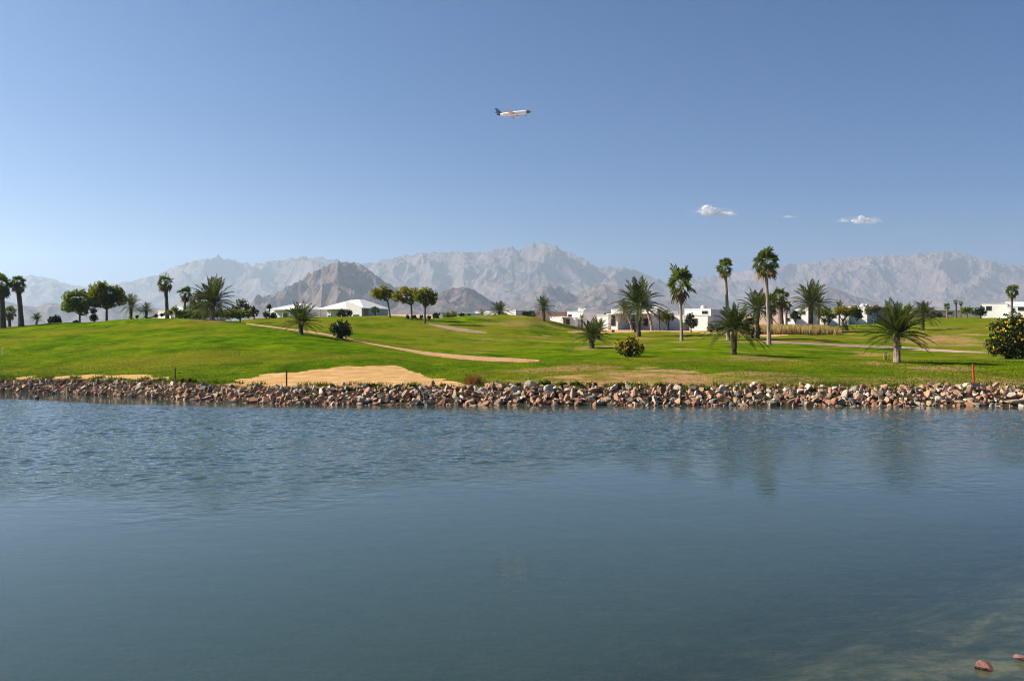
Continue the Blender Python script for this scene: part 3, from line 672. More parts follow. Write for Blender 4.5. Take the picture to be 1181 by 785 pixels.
def shrub(label, px, base, lobes_px, Y=None, seed=0, mat=None, leafn=1500, leaf=1.3, name='shrub', cat='shrub', group=None, flowers=0, fsize=1.5, hole=0.3, stems=5):
    rng = random.Random(seed); loc, Y = spot(px, base, Y); u = Y / F; o = thing(name, label, cat, loc, group)
    lobes = []
    for (a, c, r) in lobes_px:
        lobes.append(((a - px) * u, rng.uniform(-.2, .2) * r * u, H + (HY - c) * u - loc.z, r * u))
        lobes.append(((a - px) * u, -r * u * 0.5, H + (HY - c) * u - loc.z - .15 * r * u, r * u * 0.8))
    b = MB(); leaf_cloud(b, rng, lobes, leafn, leaf * u, seed, hole)
    for l_ in lobes:
        for q in range(stems):
            e = Vector((l_[0] + rng.gauss(0, .5) * l_[3], l_[1] + rng.gauss(0, .5) * l_[3], l_[2] + rng.uniform(0, .7) * l_[3]))
            b.tube([(rng.uniform(-.1, .1), rng.uniform(-.1, .1), -.05), e], [0.16 * u, 0.05 * u], 4, 0, 0.1)
    b.build('foliage', mat or DLEAF, o)
    if flowers:
        bf = MB(); nr = np.random.default_rng(seed + 99); lb = np.array(lobes)
        k = nr.choice(len(lb), flowers, p=lb[:, 3] ** 2 / (lb[:, 3] ** 2).sum()); d = nr.normal(size=(flowers, 3)); d[:, 2] = d[:, 2] * .8 + .25; d[:, 1] -= .35; d /= np.linalg.norm(d, axis=1)[:, None]
        P = lb[k, :3] + d * (lb[k, 3] * nr.uniform(.9, 1.06, flowers))[:, None]
        for p_ in P:                                       # each flower head: a small domed cluster of petals
            s = fsize * u * nr.uniform(.5, 1.1); tn = nr.uniform(0, 1)
            for q in range(9):
                a = nr.normal(size=3); a /= np.linalg.norm(a); c = np.cross(a, nr.normal(size=3)); c /= np.linalg.norm(c); ctr = p_ + nr.normal(size=3) * s * .35
                bf.quads([[ctr - a * s * .5, ctr - c * s * .5, ctr + a * s * .5, ctr + c * s * .5]], tn)
        tag(bf.build('flowers', FLOWER, o), kind='stuff')
    return o
# ------------------------------------------------------------------ palms
FP = fan_palm; DP = date_palm
FP('tall fan palm with a thick dark trunk at the very left edge', 3, 314, 329, 378, hw=15, seed=1, tr=6.5, tr2=5, dark=True, skirt=14, lean=-1)
FP('tall fan palm with a stout brown trunk second from the left edge', 24.5, 316, 326, Y=99, hw=12, seed=2, tr=5.6, tr2=4.6, dark=True, skirt=12, lean=-3.5)
FP('knee high young fan palm standing between the two stout palms on the left', 11, 351, 361, 376.5, hw=9, seed=3, tr=3.4, dark=True, skirt=6)
FP('tall fan palm rising behind the long white wall left of the hedge', 193, 313, 325, Y=106, hw=12, seed=4, tr=4.4, tr2=3.4, dark=True, skirt=10, lean=-2)
FP('mid height fan palm behind the left end of the hedge', 213, 328, 339, Y=110, hw=10, seed=5, tr=3, dark=True, skirt=6)
FP('tall slim fan palm with a clean pale trunk standing alone on the right lawn', 786, 299, 330, 393, hw=20, seed=6, tr=3.6, tr2=2.8, pale=True, skirt=5, lean=-1.5, n=27)
FP('tall slim fan palm with a small crown left of the tallest palm', 840, 293, 310, 392, hw=12, seed=7, tr=4, tr2=3.2, lean=-4, skirt=5, n=26, pale=True)
FP('tallest fan palm with a hanging dead frond and slender pale trunk', 887, 280, 304, 397.5, hw=21, seed=8, tr=4.4, tr2=3.4, pale=True, lean=-4.5, skirt=5, n=28)
FP('stout fan palm with a shaggy brown trunk just right of the tallest palm', 889, 333, 351, Y=128, hw=14, seed=9, tr=5, skirt=12, lean=-1)
FP('stout fan palm with a reddish shaggy trunk, right one of the shaggy pair', 901, 329, 342, Y=131, hw=15, seed=10, tr=6.5, tr2=5, skirt=12, lean=-2)
FP('thin fan palm with drooping crown behind the shaggy pair', 907, 345, 352, Y=138, hw=9, seed=12, tr=2.6, dark=True, skirt=5)
FP('fan palm in front of the far white house at the right edge', 1167, 326, 337, Y=190, hw=9, seed=11, tr=2.6, tr2=2.0, skirt=5, n=26, dark=True)
FP('short fan palm left of the far pair of thin palms', 1092.5, 347, 354, Y=205, hw=4.5, seed=13, tr=2.2, skirt=4, n=20)
FP('far thin fan palm, left and taller of a close pair', 1102.5, 344, 349, Y=212, hw=3.2, seed=14, tr=2.4, dark=True, skirt=5, n=18)
FP('far thin fan palm, right and shorter of a close pair', 1108, 345.5, 350, Y=214, hw=2.8, seed=15, tr=1.7, dark=True, skirt=5, n=18)
FP('small fan palm beside the right wall of the white pavilion', 432.5, 352, 357, Y=133, hw=6.5, seed=16, tr=2, skirt=2, n=24, dark=True)

DP('big full date palm in front of the hedge on the left mound', 245, 316, 350, 369, hw=26, seed=21, n=60, droop=0.40, tr=4.2, elo=-32, pale=True)
DP('medium date palm beside the dark twin trees on the left mound', 151, 336, 354, Y=102, hw=12.5, seed=22, n=36, tr=2.8)
DP('small date palm in front of the long white wall', 169, 348, 358, Y=103, hw=10, seed=23, n=30, tr=2.4)
DP('spiky upright date palm on the sand path near the white pavilion', 347, 345, 373, 386, hw=20, seed=24, n=46, elo=-12, ehi=80, droop=0.30, tr=4.2)
DP('domed date palm on the crest of the middle mound', 576, 345, 360, Y=137, hw=14.5, seed=25, n=48, elo=-28, tr=3)
DP('small date palm left of the domed palm on the middle mound', 558, 356, 363, Y=141, hw=7.5, seed=26, n=24, tr=2, lean=-2)
DP('medium date palm with loose crown at the right end of the middle mound', 627, 339, 355, 370, hw=14, seed=27, n=38, tr=3.2, elo=-40)
DP('tiny pale palm before the low white wall left of the villas', 650.5, 364.5, 370, Y=152, hw=4.8, seed=28, n=22, tr=1.4, mat=OLIVE)
DP('small palm by the dark doorway of the left villa', 671, 361.5, 368, Y=150, hw=6.5, seed=29, n=26, tr=1.8)
DP('low date palm behind the short trunked palm on the lawn', 690, 364, 382, 391, hw=12.5, seed=30, n=36, tr=4)
DP('short trunked date palm with a spreading crown on worn lawn', 682.5, 366, 390, 401.5, hw=18.5, seed=31, n=44, elo=-12, tr=5.2, droop=0.34)
DP('full date palm with dark trunk behind the yellow flowering bush', 736.5, 316, 353, 388, hw=28, seed=32, n=58, elo=-32, tr=4.2)
DP('leaning palm behind the full date palm, left of its trunk', 729, 344, 358, Y=142, hw=13, seed=33, n=30, lean=-8, tr=2.4, mat=OLIVE, pale=True)
DP('leaning palm behind the full date palm, right of its trunk', 752, 345, 354, Y=144, hw=13, seed=34, n=30, lean=-7, tr=2.8, pale=True)
DP('small palm with thin dry crown before the villa terrace', 760.5, 356, 362, Y=140, hw=8, seed=35, n=26, tr=1.8, mat=OLIVE)
DP('dark date palm with arching crown, nearest of the right hand cluster', 846.5, 348, 381, 408.5, hw=30, seed=36, n=58, elo=-10, tr=5.6, droop=0.46)
DP('bushy date palm between the nearest dark palm and the tallest palm', 873, 329, 357, 390.5, hw=22, seed=37, n=50, elo=-28, tr=5, droop=0.4)
DP('upright date palm rising out of the dry grass strip', 935, 320, 352, 382, hw=21, seed=38, n=52, elo=-28, tr=4.4)
DP('thin date palm half hidden behind the upright palm in dry grass', 944, 338, 352, Y=137, hw=14, seed=39, n=26, tr=2.2)
DP('broad low date palm with a short pale trunk, nearest on the right lawn', 1034.5, 345, 387, 417.5, hw=33, seed=40, n=70, elo=-14, tr=6.6, droop=0.36, pale=True)
DP('date palm just behind the broad low palm on its right', 1064.5, 344, 362, 381, hw=17, seed=41, n=42, elo=-35, tr=3)
DP('far small date palm top behind the yellow green tree', 968, 345.5, 354, Y=160, hw=8.5, seed=42, n=28, tr=1.8)
DP('young leaning palm at the right end of the dry grass', 977, 366, 376, 381, hw=10, seed=43, n=24, tr=3.6, lean=-3, mat=DLEAF)
DP('trunkless palm tuft on the left skyline, spikier of two', 42, 360, 370, Y=101, hw=7, seed=44, n=30, tr=2, boots=False, dead=0, elo=0)

# ------------------------------------------------------------------ broadleaf trees
tree('light green tree with open crown, leftmost of the broadleaf trees', 92, 371, [(82, 344, 9), (92, 341, 8), (80, 354, 8), (92, 352, 9), (101, 350, 8), (97, 358, 6)], Y=104, seed=1, mat=BRIGHT, leafn=3400, leaf=1.5, trunk_px=2.2, split=.8)
tree('broad dark green tree with domed crown on the left mound', 123, 369, [(110, 336, 10), (105, 346, 8), (120, 333, 9), (132, 337, 9), (124, 344, 11), (137, 345, 8), (113, 347, 8), (130, 350, 6)], Y=106, seed=2, mat=LEAF, leafn=6500, leaf=1.4, trunk_px=2.6, split=.8, hole=.3)
tree('leaning tree with flat yellowish crown, leftmost of three on the middle mound', 450, 364, [(434, 338, 6.5), (443, 335, 6.5), (450, 339, 6), (440, 341, 6)], Y=124, seed=3, mat=YLEAF, leafn=2400, leaf=1.2, trunk_px=2, lean=-4, split=.8)
tree('yellow green tree in the middle of three on the middle mound', 475, 366, [(458, 342, 7), (468, 337, 7.5), (478, 338, 7), (466, 345, 6), (476, 345, 6)], Y=121, seed=4, mat=YLEAF, leafn=3000, leaf=1.2, trunk_px=2.2, lean=-1, split=.8)
tree('green tree with pale trunk, rightmost of three on the middle mound', 490, 370, [(482, 341, 7), (491, 338, 7.5), (499, 341, 6.5), (490, 346, 7), (498, 347, 5)], Y=116, seed=5, mat=LEAF, leafn=3200, leaf=1.2, trunk_px=2.4, split=.8)
tree('olive brown feathery tree behind the hedge left of the big date palm', 230, 366, [(222, 350, 8), (232, 343, 9), (240, 352, 8), (231, 355, 8)], Y=113, seed=6, mat=OLIVE, leafn=2200, leaf=1.3, hole=.5)
tree('thin feathery tree at the right end of the hedge', 277, 369, [(272, 356, 6), (279, 351, 7), (285, 354, 5), (274, 364, 5)], Y=113, seed=7, mat=OLIVE, leafn=1100, leaf=1.2, hole=.5, trunk_px=1.6)
tree('small dark tree left of the white canopy roof', 293, 370, [(291, 357, 4.5), (294, 361, 5)], Y=125, seed=8, mat=DLEAF, leafn=600, leaf=1.2, trunk_px=1.6)
tree('small tree before the bluish wall under the canopy roof', 311, 368, [(307, 363, 4), (315, 364, 4), (311, 354, 3)], Y=128, seed=9, mat=DLEAF, leafn=700, leaf=1.1, trunk_px=1.6)
tree('round dark green tree in front of the villa terrace', 769, 373, [(766, 366, 5.5), (772, 365, 5.5), (769, 362, 5)], Y=143, seed=10, mat=LEAF, leafn=1500, leaf=1.0, trunk_px=1.4)
tree('slim dark tree on the sand right of the tall lone fan palm', 797, 381, [(796, 366, 5), (799, 374, 5), (794, 371, 4)], Y=128, seed=18, mat=DLEAF, leafn=900, leaf=1.1, trunk_px=1.5)
tree('dark little tree before the small white house behind the dry grass', 917.5, 372, [(915, 364, 4.5), (921, 364, 4.5), (918, 361, 4)], Y=140, seed=11, mat=DLEAF, leafn=1000, leaf=1.0, trunk_px=1.4)
tree('bright green round tree right of the upright palm in dry grass', 951, 371, [(946, 362, 6), (953, 360, 6.5), (957, 365, 4.5)], Y=142, seed=12, mat=BRIGHT, leafn=1600, leaf=1.0, trunk_px=1.6)
tree('yellow green tree in front of the right hand white houses', 972, 376, [(965, 359, 5.5), (972, 358, 6), (979, 359, 6), (984, 356, 4)], Y=133, seed=13, mat=YLEAF, leafn=2000, leaf=1.0, trunk_px=1.6)
tree('dark tree right of the yellow green tree by the houses', 988, 369, [(984, 361, 5), (989, 359, 6), (991, 364, 4)], Y=150, seed=14, mat=DLEAF, leafn=1300, leaf=1.0, trunk_px=1.4)
tree('dull olive tree behind the broad low date palm', 1008, 368, [(1003, 358, 6), (1011, 357, 6)], Y=165, seed=15, mat=OLIVE, leafn=1100, leaf=1.0, trunk_px=1.4)
tree('pale green tree right of the far pair of thin palms', 1115.5, 364, [(1112, 358, 4), (1118, 357, 4.5)], Y=208, seed=16, mat=BRIGHT, leafn=900, leaf=.9, trunk_px=1.4)
tree('dark green tree at the left corner of the far white house', 1131, 365, [(1128, 359, 4.5), (1134, 359, 5), (1131, 357, 4)], Y=200, seed=17, mat=DLEAF, leafn=1200, leaf=.9, trunk_px=1.4)

# ------------------------------------------------------------------ shrubs
shrub('dark round bush on the sand path right of the spiky palm', 393, 390, [(388, 379, 8), (397, 378, 8), (393, 375, 7), (392, 384, 8), (400, 384, 6)], seed=1, mat=DLEAF, leafn=2200, leaf=1.4)
shrub('yellow flowering bush on the lawn in front of the full date palm', 725.5, 411, [(718, 400, 9), (728, 397, 10), (735, 402, 8), (725, 404, 10)], seed=2, mat=DLEAF, leafn=2600, leaf=1.3, flowers=190, fsize=1.5)
shrub('tall yellow flowering bush at the right edge of the lawn', 1163, 411, [(1146, 394, 11), (1152, 378, 12), (1168, 370, 12), (1180, 378, 13), (1166, 392, 15), (1190, 390, 14), (1196, 375, 13), (1146, 403, 8), (1158, 404, 9), (1174, 404, 10), (1190, 403, 10)], seed=3, mat=DLEAF, leafn=6000, leaf=1.6, flowers=170, fsize=2.1, Y=66)
shrub('dark rounded bush on the left skyline, second of two tufts', 63.5, 373, [(59, 369, 4), (65, 368, 5), (69, 370, 3)], Y=101, seed=4, mat=DLEAF, leafn=900, leaf=1.2)
shrub('tiny dark shrub at the foot of the light green tree', 87, 373, [(86, 371, 2), (89, 371, 2)], Y=103, seed=5, mat=DLEAF, leafn=260, leaf=.9)
shrub('tiered dark shrub between the two broadleaf trees on the left', 108.5, 371, [(108, 366, 4.5), (108, 358, 3.5), (110, 352, 2.5)], Y=105, seed=6, mat=DLEAF, leafn=800, leaf=1.1)
shrub('dark bush at the right shoulder of the middle mound', 610, 369, [(606, 363, 4.5), (612, 363, 5)], Y=136, seed=7, mat=DLEAF, leafn=1200, leaf=1.1)
shrub('dark bush before the low white wall, left of a pair', 520, 368, [(516, 364, 4), (523, 363, 4.5)], Y=138, seed=8, mat=LEAF, leafn=1000, leaf=1.0)
shrub('dark bush before the low white wall, right of a pair', 538, 368, [(533, 364, 3.5), (541, 365, 3.5)], Y=139, seed=9, mat=DLEAF, leafn=900, leaf=1.0)
shrub('small dark bush at the left end of the low white wall', 503, 369, [(503, 364, 4.5)], Y=137, seed=10, mat=DLEAF, leafn=600, leaf=1.0)
shrub('bright green clump on the sand before the villa terrace', 758, 380, [(755, 376, 4), (761, 376, 4)], seed=11, mat=BRIGHT, leafn=800, leaf=1.0)
shrub('dark bushes in front of the pavilion opening', 397, 366, [(394, 360, 4), (402, 361, 5)], Y=132.5, seed=12, mat=DLEAF, leafn=900, leaf=1.0)
shrub('orange tinted shrub at the middle of the pavilion front', 391, 366, [(390, 361, 3.2)], Y=132, seed=13, mat=OLIVE, leafn=300, leaf=1.0)
shrub('low dark clipped row under the trees right of the pavilion', 483, 367, [(470, 365, 2), (478, 365, 2.2), (486, 365, 2), (495, 366, 2.2)], Y=125, seed=14, mat=DLEAF, leafn=900, leaf=.9)
shrub('green hedge clump on the sand behind the nearest dark palm', 831, 383, [(820, 378, 5), (830, 378, 5), (839, 378, 5), (846, 379, 4)], seed=15, mat=OLIVE, leafn=1600, leaf=1.0, Y=112)
shrub('leafy undergrowth around the foot of the bushy date palm', 868, 390, [(860, 378, 7), (866, 369, 6), (873, 382, 6)], seed=16, mat=DLEAF, leafn=1400, leaf=1.3)
shrub('reddish brown dry shrub beyond the dry grass strip', 953, 374, [(950, 369, 3), (956, 369, 3)], Y=134, seed=17, mat=OLIVE, leafn=400, leaf=1.0)
shrub('far green shrub row left of the far house', 1075, 366, [(1068, 363, 3), (1076, 362, 3), (1083, 363, 3)], Y=215, seed=18, mat=DLEAF, leafn=900, leaf=.8)
shrub('pale leafy plant beside the long white wall on the left mound', 199, 365, [(197, 360, 4), (202, 356, 4), (207, 361, 4)], Y=104, seed=19, mat=BRIGHT, leafn=700, leaf=1.1)
shrub('low dark growth along the foot of the long white wall', 160, 367, [(150, 366, 1.5), (158, 365, 1.8), (168, 365, 1.6), (180, 364, 2), (187, 363, 2)], Y=103, seed=20, mat=DLEAF, leafn=800, leaf=.9)
# hedge of clipped shrubs on the mound
shrub('long dark green hedge behind the big date palm', 245, 369, [(x, 362 + 0.6 * math.sin(x), 5.2) for x in range(208, 290, 6)], Y=107, seed=21, mat=BRIGHT, leafn=5200, leaf=1.2, name='hedge', cat='hedge')

# weeds and tufts on top of the stone bank
WL = {622: 'leafy green weed on the bank top right beside the large cream boulder'}
for i, (x, w, h, mt, lab) in enumerate([(628, 9, 6, BRIGHT, 'widest green weed patch on the bank top beside the large cream boulder'), (648, 7, 5, BRIGHT, 'green weed patch second to the right of the large cream boulder'), (664, 9, 5, LEAF, 'dense green weed patch in the middle of the bank top weeds'), (683, 8, 4.5, LEAF, 'dark green weed patch above the whitish waterline boulder'),
        (716, 7, 4, LEAF, 'green weed patch on the bank top below the yellow flowering bush'), (735, 5, 3.5, LEAF, 'small green weed patch on the bank top under the full date palm'), (760, 6, 4, BRIGHT, 'last green weed patch at the right of the weedy bank top'), (476, 5, 3, LEAF, 'small green weed at the right end of the sand patch'), (430, 8, 3, OLIVE, 'olive dry weed on the bank top below the sand patch'), (382, 4, 3, LEAF, 'tiny green weed among stones left of the olive weed'), (600, 6, 3, OLIVE, 'olive weed on the bank top right of the rusty grass tuft'), (512, 6, 3, LEAF, 'small green weed on the bank top left of the rusty grass tuft'), (217, 14, 4, LEAF, 'dull green weeds on the bank top by the left wooden stake'), (1128, 5, 3, OLIVE, 'olive weed behind the boulder at the red stake')]):
    s = 2.3; Y = float(shoreY(x)) + s; pyb = HY - F * (float(zs(x, s)) - H) / Y
    shrub(lab, x, None, [(x - w * .5, pyb - h * .75, h * .6), (x + w * .1, pyb - h * .9, h * .65), (x + w * .55, pyb - h * .7, h * .5)], Y=Y, seed=100 + i, mat=mt, leafn=int(60 * w), leaf=1.3, name='weed', cat='weed', hole=.35, stems=3)
def blades(b, rng, x, y, z, n, h, spread, lean=.35, w=0.012):
    for _ in range(n):
        a = rng.uniform(0, 6.28); hh = h * rng.uniform(.6, 1.1); p = np.array([x + rng.gauss(0, spread), y + rng.gauss(0, spread), z - .02])
        d = np.array([math.cos(a), math.sin(a), 0]) * hh * lean * rng.uniform(.2, 1.2); s_ = np.array([-math.sin(a), math.cos(a), 0]) * w
        b.quads([[p - s_, p + s_, p + d * .45 + [0, 0, hh * .65] + s_ * .6, p + d * .45 + [0, 0, hh * .65] - s_ * .6], [p + d * .45 + [0, 0, hh * .65] - s_ * .6, p + d * .45 + [0, 0, hh * .65] + s_ * .6, p + d + [0, 0, hh] + s_ * .1, p + d + [0, 0, hh] - s_ * .1]], rng.uniform(0, 1))
rng = random.Random(77)
b = MB(); l0, Y0 = spot(547, Y=43.6)
for k in range(46): blades(b, rng, rng.gauss(0, .3), rng.gauss(0, .2), 0, 9, .6, .05, .75, .008)
tag(b.build('dry_tuft', RUST, loc=l0), 'rusty red dry grass tuft on the bank top', 'grass tuft')
b = MB(); l0, Y0 = spot(1021, 415)
for a, c, hh in ((-.12, .05, .62), (.0, .1, .66), (.12, -.1, .60), (.2, .1, .4)): b.tube([(a, 0, -.05), (a + c, 0, hh)], [.03, .018], 6, 0, .6)
for a in (-.07, .12): b.tube([(a, .03, .3), (a + .18, .0, .42)], [.02, .01], 5, 0, .6)
tag(b.build('dry_stalks', STRAW, loc=l0), 'few orange dry stalks left of the broad low palm trunk', 'stalks')
# tall dry ornamental grass
b = MB(); rng = random.Random(8)
for k in range(1500):
    q = rng.uniform(856, 968); Y = rng.uniform(113, 124) + (0 if q < 940 else 3); z = float(ground(q, Y))
    edge = min(1, (968 - q) / 22, (q - 850) / 8) 
    blades(b, rng, (q - CX) / F * Y, Y, z, 7, 1.2 * (.65 + .35 * edge), .16, .28, .03)
tag(b.build('dry_grass', STRAW), 'strip of tall straw coloured ornamental grass behind the right palms', 'dry grass', kind='stuff')
# turf blades nearer the bank
GRASSM = leaf_mat('grass_blade', (0.04, 0.075, 0.002), (0.16, 0.19, 0.008), .3)
nr = np.random.default_rng(3); N = 90000
q = nr.uniform(-60, 1240, N); s = 2.6 + 20 * nr.random(N) ** 1.5
Y = shoreY(q) + s; X = (q - CX) / F * Y; z = zs(q, s); py = HY - F * (z - H) / Y
e = fbm(X / 1.6, Y / 1.6, 4, 31) * 5.5 + fbm(X / 6, Y / 6, 2, 77) * 3
bare = np.maximum(poly_mask(q, py + e, [(225, 449), (240, 445), (270, 438), (310, 432), (360, 426), (400, 422), (430, 420.5), (460, 422), (475, 427), (492, 433), (530, 440), (560, 447)]), poly_mask(q, py + e, [(-300, 434), (0, 434.5), (60, 433.5), (120, 431.5), (160, 431.5), (190, 434), (212, 440)], 439))
half = poly_mask(q, py + e, [(520, 447), (580, 441), (640, 433), (700, 427), (740, 423), (780, 425), (830, 431), (880, 437)])
keep = (nr.random(N) > bare * 1.2) & (nr.random(N) > half * .85)
X, Y, z, half = X[keep], Y[keep], z[keep], half[keep]; M_ = len(X); a = nr.uniform(0, 6.28, M_); hh = nr.uniform(.015, .05, M_)
sd = np.stack([np.cos(a), np.sin(a), 0 * a], 1) * .03; ln = np.stack([nr.normal(0, .03, M_), nr.normal(0, .03, M_), hh], 1); P = np.stack([X, Y, z - .01], 1)
b = MB(); b.quads(np.stack([P - sd, P + sd, P + ln + sd * .3, P + ln - sd * .3], 1), np.clip(nr.normal(.5, .22, M_) + half * .3, 0, 1))
# rougher, longer growth straggling over the top of the stones
N = 26000; q = nr.uniform(-60, 1240, N); s = nr.uniform(1.7, 3.1, N); Y = shoreY(q) + s; X = (q - CX) / F * Y; z = zs(q, s)
keep = fbm(X / 0.9, Y / 0.7, 3, 401) + 0.25 * fbm(X / 5, Y / 5, 2, 405) > 0.08 + 0.10 * ((q > 240) & (q < 520)); X, Y, z = X[keep], Y[keep], z[keep]; M_ = len(X)
a = nr.uniform(0, 6.28, M_); hh = nr.uniform(.06, .24, M_); sd = np.stack([np.cos(a), np.sin(a), 0 * a], 1) * .016; ln = np.stack([nr.normal(0, .06, M_), nr.normal(0, .06, M_), hh], 1); P = np.stack([X, Y, z + .0], 1)
b.quads(np.stack([P - sd, P + sd, P + ln + sd * .3, P + ln - sd * .3], 1), np.clip(nr.normal(.45, .3, M_), 0, 1))
tag(b.build('grass', GRASSM), 'short lawn grass growing behind the stone bank', 'grass', kind='stuff')
# ------------------------------------------------------------------ buildings
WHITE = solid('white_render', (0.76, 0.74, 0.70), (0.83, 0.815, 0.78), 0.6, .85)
CREAMW = solid('cream_render', (0.62, 0.55, 0.46), (0.70, 0.63, 0.53), 0.6, .85)
PINKW = solid('pink_render', (0.58, 0.38, 0.28), (0.66, 0.45, 0.34), 0.6, .85)
BROWNW = solid('brown_wall', (0.26, 0.18, 0.13), (0.36, 0.26, 0.19), 0.8, .9)
SHADEW = solid('shaded_white_render', (0.54, 0.53, 0.52), (0.64, 0.63, 0.62), 0.6, .85)  # white render in shade: the shade is put into the grey base colour
FRAME = solid('dark_frame', (0.07, 0.055, 0.045), (0.10, 0.08, 0.065), 4, .6)
GLASS = solid('window_glass', (0.015, 0.018, 0.022), (0.03, 0.034, 0.04), 2, .12, spec=.5)
FABRIC = solid('white_fabric', (0.78, 0.77, 0.74), (0.84, 0.83, 0.80), 1.0, .8)
def wz(py, Y): return H + (HY - py) * Y / F
def wx(px, Y): return (px - CX) * Y / F
def villa(label, Y, blocks, wins=(), slabs=(), cat='villa', name='villa', group=None, mat=None, caps=True, turn=None):
    """blocks: (px0, px1, top py, setback m, depth m[, base py]); wins: (px0, px1, py0, py1, setback); slabs: overhanging roof plates"""
    cx = (blocks[0][0] + blocks[0][1]) / 2; gz = float(ground(cx, Y)); o = thing(name, label, cat, (wx(cx, Y), Y, gz)); ox = wx(cx, Y)
    bw = MB(); bc = MB()
    for i, bl in enumerate(blocks):
        x0, x1, tp, sb, dp = bl[:5]; e = i * 0.011; zb = wz(bl[5], Y) - gz if len(bl) > 5 else -1.5
        zt = wz(tp, Y) - gz
        bw.box(wx(x0, Y) - ox + e, wx(x1, Y) - ox - e, sb + e, sb + dp, zb, zt)
        if caps and len(bl) <= 5: 
            bc.box(wx(x0, Y) - ox - .06, wx(x1, Y) - ox + .06, sb - .06 + e, sb + .22, zt + .004 * i + .003, zt + .12 + .004 * i)
            bc.box(wx(x0, Y) - ox - .06, wx(x0, Y) - ox + .2, sb + .24 + e, sb + dp, zt + .004 * i + .003, zt + .12 + .004 * i)
    o.rotation_euler = (0, 0, R(turn if turn is not None else (-34 if mat is None else -12)))
    bw.build('wall', mat or WHITE, o)
    if bc.n: bc.build('parapet', mat or WHITE, o)
    for (x0, x1, p0, p1, sb) in wins:
        a, c, z1, z0 = wx(x0, Y) - ox, wx(x1, Y) - ox, wz(p0, Y) - gz, wz(p1, Y) - gz
        bf = MB(); t = .08
        for bx in ((a - t, a, z0, z1), (c, c + t, z0, z1), (a - t, c + t, z1 + .002, z1 + t), (a - t, c + t, z0 - t, z0 - .002)): bf.box(bx[0], bx[1], sb - .07, sb - .004, bx[2], bx[3])
        if c - a > 0.9: bf.box((a + c) / 2 - .03, (a + c) / 2 + .03, sb - .066, sb - .03, z0 + .003, z1 - .003)
        f = bf.build('window', FRAME, o); bp = MB(); bp.box(a + .002, c - .002, sb - .028, sb - .006, z0 + .002, z1 - .002); bp.build('pane', GLASS, f)
    if mat is None and cat == 'villa':                     # water tank and stair head on the flat roof
        x0, x1, tp, sb, dp = max(blocks, key=lambda q: (q[1] - q[0]))[:5]; zt = wz(tp, Y) - gz; w_ = wx(x1, Y) - wx(x0, Y); r_ = random.Random(int(cx * 7)); a = wx(x0, Y) - ox + w_ * r_.uniform(.2, .7)
        bt = MB(); bt.box(a, a + w_ * .13, sb + dp * .5, sb + dp * .5 + 1.4, zt - .05, zt + .75); bt.build('stair_head', WHITE, o)
        bt = MB(); k = wx(x0, Y) - ox + w_ * r_.uniform(.1, .9); bt.tube([(k, sb + 3, zt - .02), (k, sb + 3, zt + .7)], [.42, .42], 12); bt.tube([(k, sb + 3, zt + .702), (k, sb + 3, zt + .8)], [.40, .15], 12); bt.build('water_tank', CREAMW, o)
    for (x0, x1, p0, p1, sb, dp) in slabs:
        bs = MB(); bs.box(wx(x0, Y) - ox, wx(x1, Y) - ox, sb, sb + dp, wz(p1, Y) - gz, wz(p0, Y) - gz); bs.build('canopy', mat or WHITE, o)
    return o
villa('low white villa with chimney block and dark doorway, leftmost of the row', 158, [(653, 674, 359.5, 0, 8), (637, 655, 365.5, -2, 6), (663.5, 667, 356.8, 2, 2.5), (655, 668, 366.2, -1.2, 1)], [(656, 660, 368.5, 373.5, -1.2), (654.5, 658, 363, 364.5, 0)], [(652, 662, 365.2, 366, -2.5, 2)])
villa('flat villa toned grey for shade, set back with two upper slit windows', 172, [(670, 706, 358.8, 0, 9), (672, 700, 365.5, -3, 4)], [(679.5, 687, 362, 363.6, 0), (696.5, 701.5, 362, 363.4, 0), (684, 687, 368, 373, -3)], mat=SHADEW)
villa('large bright white villa with recessed dark window left of the date palm', 150, [(704, 719, 357.2, 0, 9), (691, 705, 363.8, -1.5, 8), (711.5, 720, 363, -2.2, 2)], [(712.3, 716.5, 368, 375.2, -2.2), (712.6, 716.2, 365.0, 366.6, -2.2)], [(709, 721, 362.0, 362.9, -3.2, 3.4)])
villa('white villa with terrace and dark door behind the leaning palms', 153, [(719.5, 757, 357.5, 1, 9), (736, 760, 362.5, -1.5, 3)], [(731.5, 735, 361, 365.5, 1), (748, 752.5, 368, 375.5, -1.5), (740, 745, 366, 369.5, -1.5), (722, 726, 362, 366, 1)], [(733, 757, 361.8, 362.4, -3.5, 2.2), (736, 749, 371.2, 372, -2.6, 1)])
villa('pale low villa with brown parapet right of the terrace villa', 166, [(757, 782, 361.5, 0, 8)], [(761, 765, 366, 371, 0)], mat=CREAMW)
villa('white two step villa behind the lone tall fan palm', 154, [(786, 818, 356.4, 1, 9), (772, 790, 363, -1, 7), (800, 822, 364.5, -2, 3)], [(795, 801, 363.5, 369.5, -0.0 + .99), (808, 814, 359, 361.5, 1), (804, 809, 368, 373.5, -2)], [(791, 804, 370.4, 371.4, -2.4, 3)])
villa('grey shaded villa wing right of the two step villa', 160, [(814, 836, 357.5, 0, 8)], [(819, 824, 361, 364, 0), (827, 831, 367, 372, 0)], mat=SHADEW)
villa('small white house with one square window behind the shaggy palms', 168, [(917, 932, 356.3, 0, 7), (907, 920, 364, -2, 5)], [(924, 928, 359, 362, 0), (911, 914, 367, 370, -2)])
villa('low white house in view through the upright palm trunk', 175, [(936, 952, 359.5, 0, 7)], [(941, 944, 363, 366, 0)])
villa('white house behind the yellow green tree', 172, [(958, 978, 358, 0, 7), (974, 996, 354.3, 2, 7)], [(961, 964, 362, 366, 0), (984, 988, 357.5, 360, 2)])
